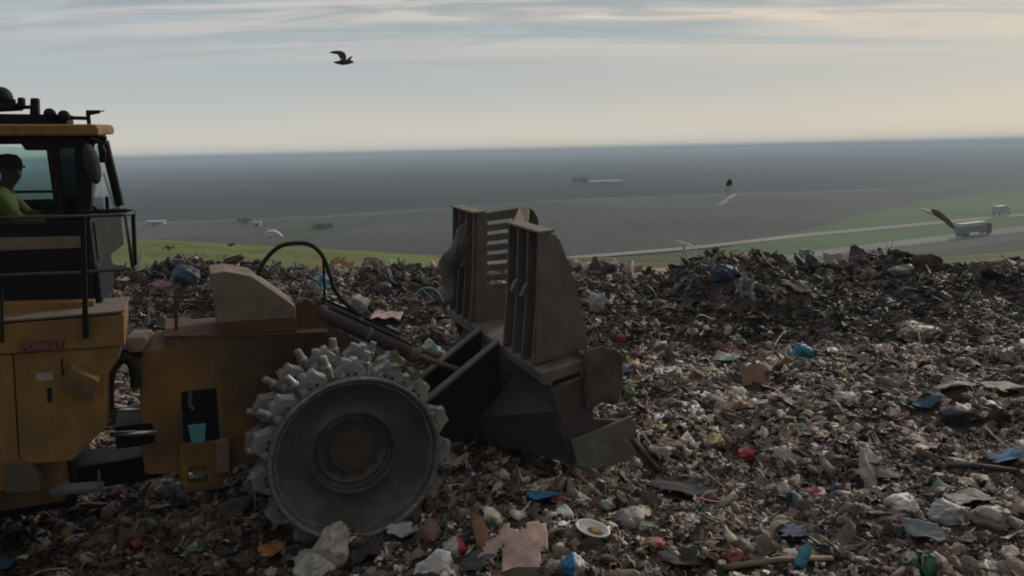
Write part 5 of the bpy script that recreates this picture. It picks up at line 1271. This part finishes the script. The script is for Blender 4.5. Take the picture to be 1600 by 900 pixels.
gull(25, [(413, 365, 0.8), (420, 362, 2.4), (428, 362, 3.4), (435, 365, 2.8), (440, 369, 2.2), (442, 371, 0.5)],
     [([(430, 362), (421, 358), (411, 355), (414, 361), (425, 366)], 0.6, GG), ([(428, 364), (418, 366), (410, 372), (421, 371), (431, 367)], -0.6, GG)], GW, 'white gull gliding above the hose arch')

# ------------------------------------------------------------------ traffic on the far road
def boxes(lst, name, mat, parent):
    mb = MB()
    for a, b in lst: mb.box(a, b)
    return mb.build(name, mat, parent)
TEAL = surf('lorry_curtain', (0.11, 0.16, 0.16), 0.6, dirt=0.3)
LGREY = surf('lorry_roof', (0.38, 0.38, 0.38), 0.6)
GREYV = surf('car_grey', (0.07, 0.075, 0.08), 0.35)
def road_pt(x, y): return on_plane(x, y, PLAIN + 0.9)
def wheels_on(e, xs, r, wd, lat):
    for x in xs:
        for s in (-1, 1):
            MB().lathe([(0, -wd / 2), (r, -wd / 2), (r, wd / 2), (0, wd / 2)], 'y', 16, center=(x, s * lat, r)).build('wheel', RUBBER, e)
def road_dir(p, q):
    a, b = on_plane(*p, PLAIN + 1), on_plane(*q, PLAIN + 1); d = b - a; return math.atan2(d[1], d[0])
rz = road_dir((1480, 372), (1600, 357))
P = road_pt(1521, 367); e = empty('lorry', tuple(P), rz); tag(e, 'long lorry with teal sided trailer on the grey road', 'lorry')
boxes([((-9, -1.3, 1.1), (5.2, 1.3, 3.2))], 'trailer', TEAL, e); boxes([((-9.05, -1.33, 3.2), (5.25, 1.33, 4.3))], 'trailer_roof', LGREY, e)
MB().prism([(6.0, -1.25, 0.6), (8.6, -1.25, 0.6), (8.6, -1.25, 2.0), (8.1, -1.25, 3.4), (6.0, -1.25, 3.7)], (0, 2.5, 0)).build('cab', DARKCLOTH, e); wheels_on(e, (-7.5, -6.2, -5, 6.2, 7.6), 0.52, 0.4, 1.1)
rz = road_dir((1500, 346), (1600, 335))
P = road_pt(1563, 336); e = empty('box_truck', tuple(P), rz); tag(e, 'white box truck on the upper pale road', 'truck')
boxes([((-4.5, -1.3, 1.0), (3.2, 1.3, 3.9))], 'cargo_box', WHITE, e); MB().prism([(3.4, -1.2, 0.6), (5.4, -1.2, 0.6), (5.4, -1.2, 1.8), (5.0, -1.2, 2.8), (3.4, -1.2, 2.8)], (0, 2.5, 0)).build('cab', LGREY, e); wheels_on(e, (-3, 4.4), 0.5, 0.35, 1.05)
rz = road_dir((1200, 407), (1300, 394))
P = road_pt(1256, 401); e = empty('pickup', tuple(P), rz); tag(e, 'dark pickup on the near grey road above the rim', 'pickup')
MB().prism([(-3.0, -1.0, 0.5), (3.2, -1.0, 0.5), (3.2, -1.0, 1.2), (1.6, -1.0, 1.35), (0.9, -1.0, 2.1), (-0.9, -1.0, 2.1), (-1.1, -1.0, 1.35), (-3.0, -1.0, 1.3)], (0, 2.0, 0)).build('body', GREYV, e); wheels_on(e, (-2.0, 2.0), 0.42, 0.25, 0.95)
MB().prism([(0.85, -1.01, 1.4), (1.3, -1.01, 1.4), (0.8, -1.01, 2.0), (-0.8, -1.01, 2.0), (-0.9, -1.01, 1.4)], (0, 2.02, 0)).build('window', BLACK, e)

# ------------------------------------------------------------------ far sheds and trees
def shed(px, py, L_, W_, H_, mat, label, rz=0.0, name='farm_shed'):
    P = on_plane(px, py, PLAIN + 0.3); e = empty(name, tuple(P), rz); tag(e, label, 'shed')
    boxes([((-L_ / 2, -W_ / 2, 0), (L_ / 2, W_ / 2, H_ * 0.7))], 'wall', mat, e)
    MB().prism([(-L_ / 2 - 0.5, -W_ / 2 - 0.4, H_ * 0.7), (-L_ / 2 - 0.5, 0, H_), (-L_ / 2 - 0.5, W_ / 2 + 0.4, H_ * 0.7)], (L_ + 1, 0, 0)).build('roof', LGREY, e)
    boxes([((-0.8, -W_ / 2 - 0.1, 0), (0.8, -W_ / 2, H_ * 0.55))], 'door', GREYV, e)
shed(945, 287, 31, 8, 3.4, LGREY, 'long pale shed far out on the plain', R_(2))
shed(244, 351, 8, 4, 2.2, LGREY, 'small pale shed at the field edge near the cab rail', R_(4))
shed(403, 353, 2.6, 2.2, 2.2, WHITE, 'tiny white hut on the field edge above the gull')
LEAF = surf('dark_foliage', (0.052, 0.064, 0.052), 0.9, bump=0, var=0.4, bscale=0.6)
BARK = surf('bark', (0.06, 0.045, 0.035), 0.9)
def tree(P, h_, w_, label, seed, name='tree', cat='tree', n=420):
    e = empty(name, tuple(P)); tag(e, label, cat)
    g = np.random.default_rng(seed)
    MB().tube([(0, 0, -0.3), (0.02 * h_, 0, 0.3 * h_), (0, 0.02 * h_, 0.75 * h_)], [0.035 * h_, 0.025 * h_, 0.008 * h_], 8).build('trunk', BARK, e)
    c = g.normal(0, 1, (14, 3)) * np.array([w_ * 0.26, w_ * 0.26, h_ * 0.16]) + np.array([0, 0, h_ * 0.6])
    p = c[g.integers(0, 14, n)] + g.normal(0, 1, (n, 3)) * np.array([w_, w_, h_]) * 0.085
    p[:, 2] = np.clip(p[:, 2], 0.12 * h_, h_)
    a = g.normal(0, 1, (n, 3)); b = g.normal(0, 1, (n, 3)); sz = 0.055 * (w_ + h_) * g.uniform(0.5, 1.1, (n, 1))
    a = a / np.linalg.norm(a, axis=1, keepdims=True) * sz; b = b / np.linalg.norm(b, axis=1, keepdims=True) * sz
    v = np.stack([p - a, p + b, p + a, p - b], 1).reshape(-1, 3); f = np.arange(4 * n).reshape(-1, 4)
    link('crown', np_mesh('crown', v, [f], None, False), LEAF, e)
for i, (px, py, h_, w_, lab) in enumerate([(899, 288, 6, 7.5, 'leftmost dark tree of the clump beside the far long shed'), (907, 287, 7, 8, 'tallest dark tree of the clump beside the far long shed'), (915, 288, 5, 6.5, 'dark tree touching the end of the far long shed'),
        (382, 350, 2.8, 5.5, 'dark bush on the field edge left of the white hut'), (500, 358, 2.2, 10, 'wide dark bush out in the brown field')]):
    tree(on_plane(px, py, PLAIN + 0.3), h_, w_, lab, 70 + i)
def bench_pt(px, py): return ground_at(px, py, 90)
for i, (px, py, lab) in enumerate([(263, 391, 'small dark shrub on the green bank near the cab rail'), (360, 386, 'small dark shrub at the edge of the green bank left of the hose')]):
    tree(bench_pt(px, py), 0.32, 0.75, lab, 90 + i, 'shrub', 'shrub', 200)

# ------------------------------------------------------------------ air
hz = bpy.data.materials.new('haze'); hz.use_nodes = True; t = hz.node_tree; t.nodes.clear()
pv = N(t, 'ShaderNodeVolumePrincipled'); pv.inputs['Color'].default_value = (0.66, 0.79, 0.93, 1); pv.inputs['Density'].default_value = 0.00054; pv.inputs['Anisotropy'].default_value = 0.0
o_ = N(t, 'ShaderNodeOutputMaterial'); L(t, pv.outputs[0], o_.inputs['Volume'])
tag(MB().box((-24500, -24500, PLAIN - 1.5), (24500, 24500, 12.0)).build('haze', hz), 'pale blue grey haze lying over the plain', 'haze', kind='stuff')
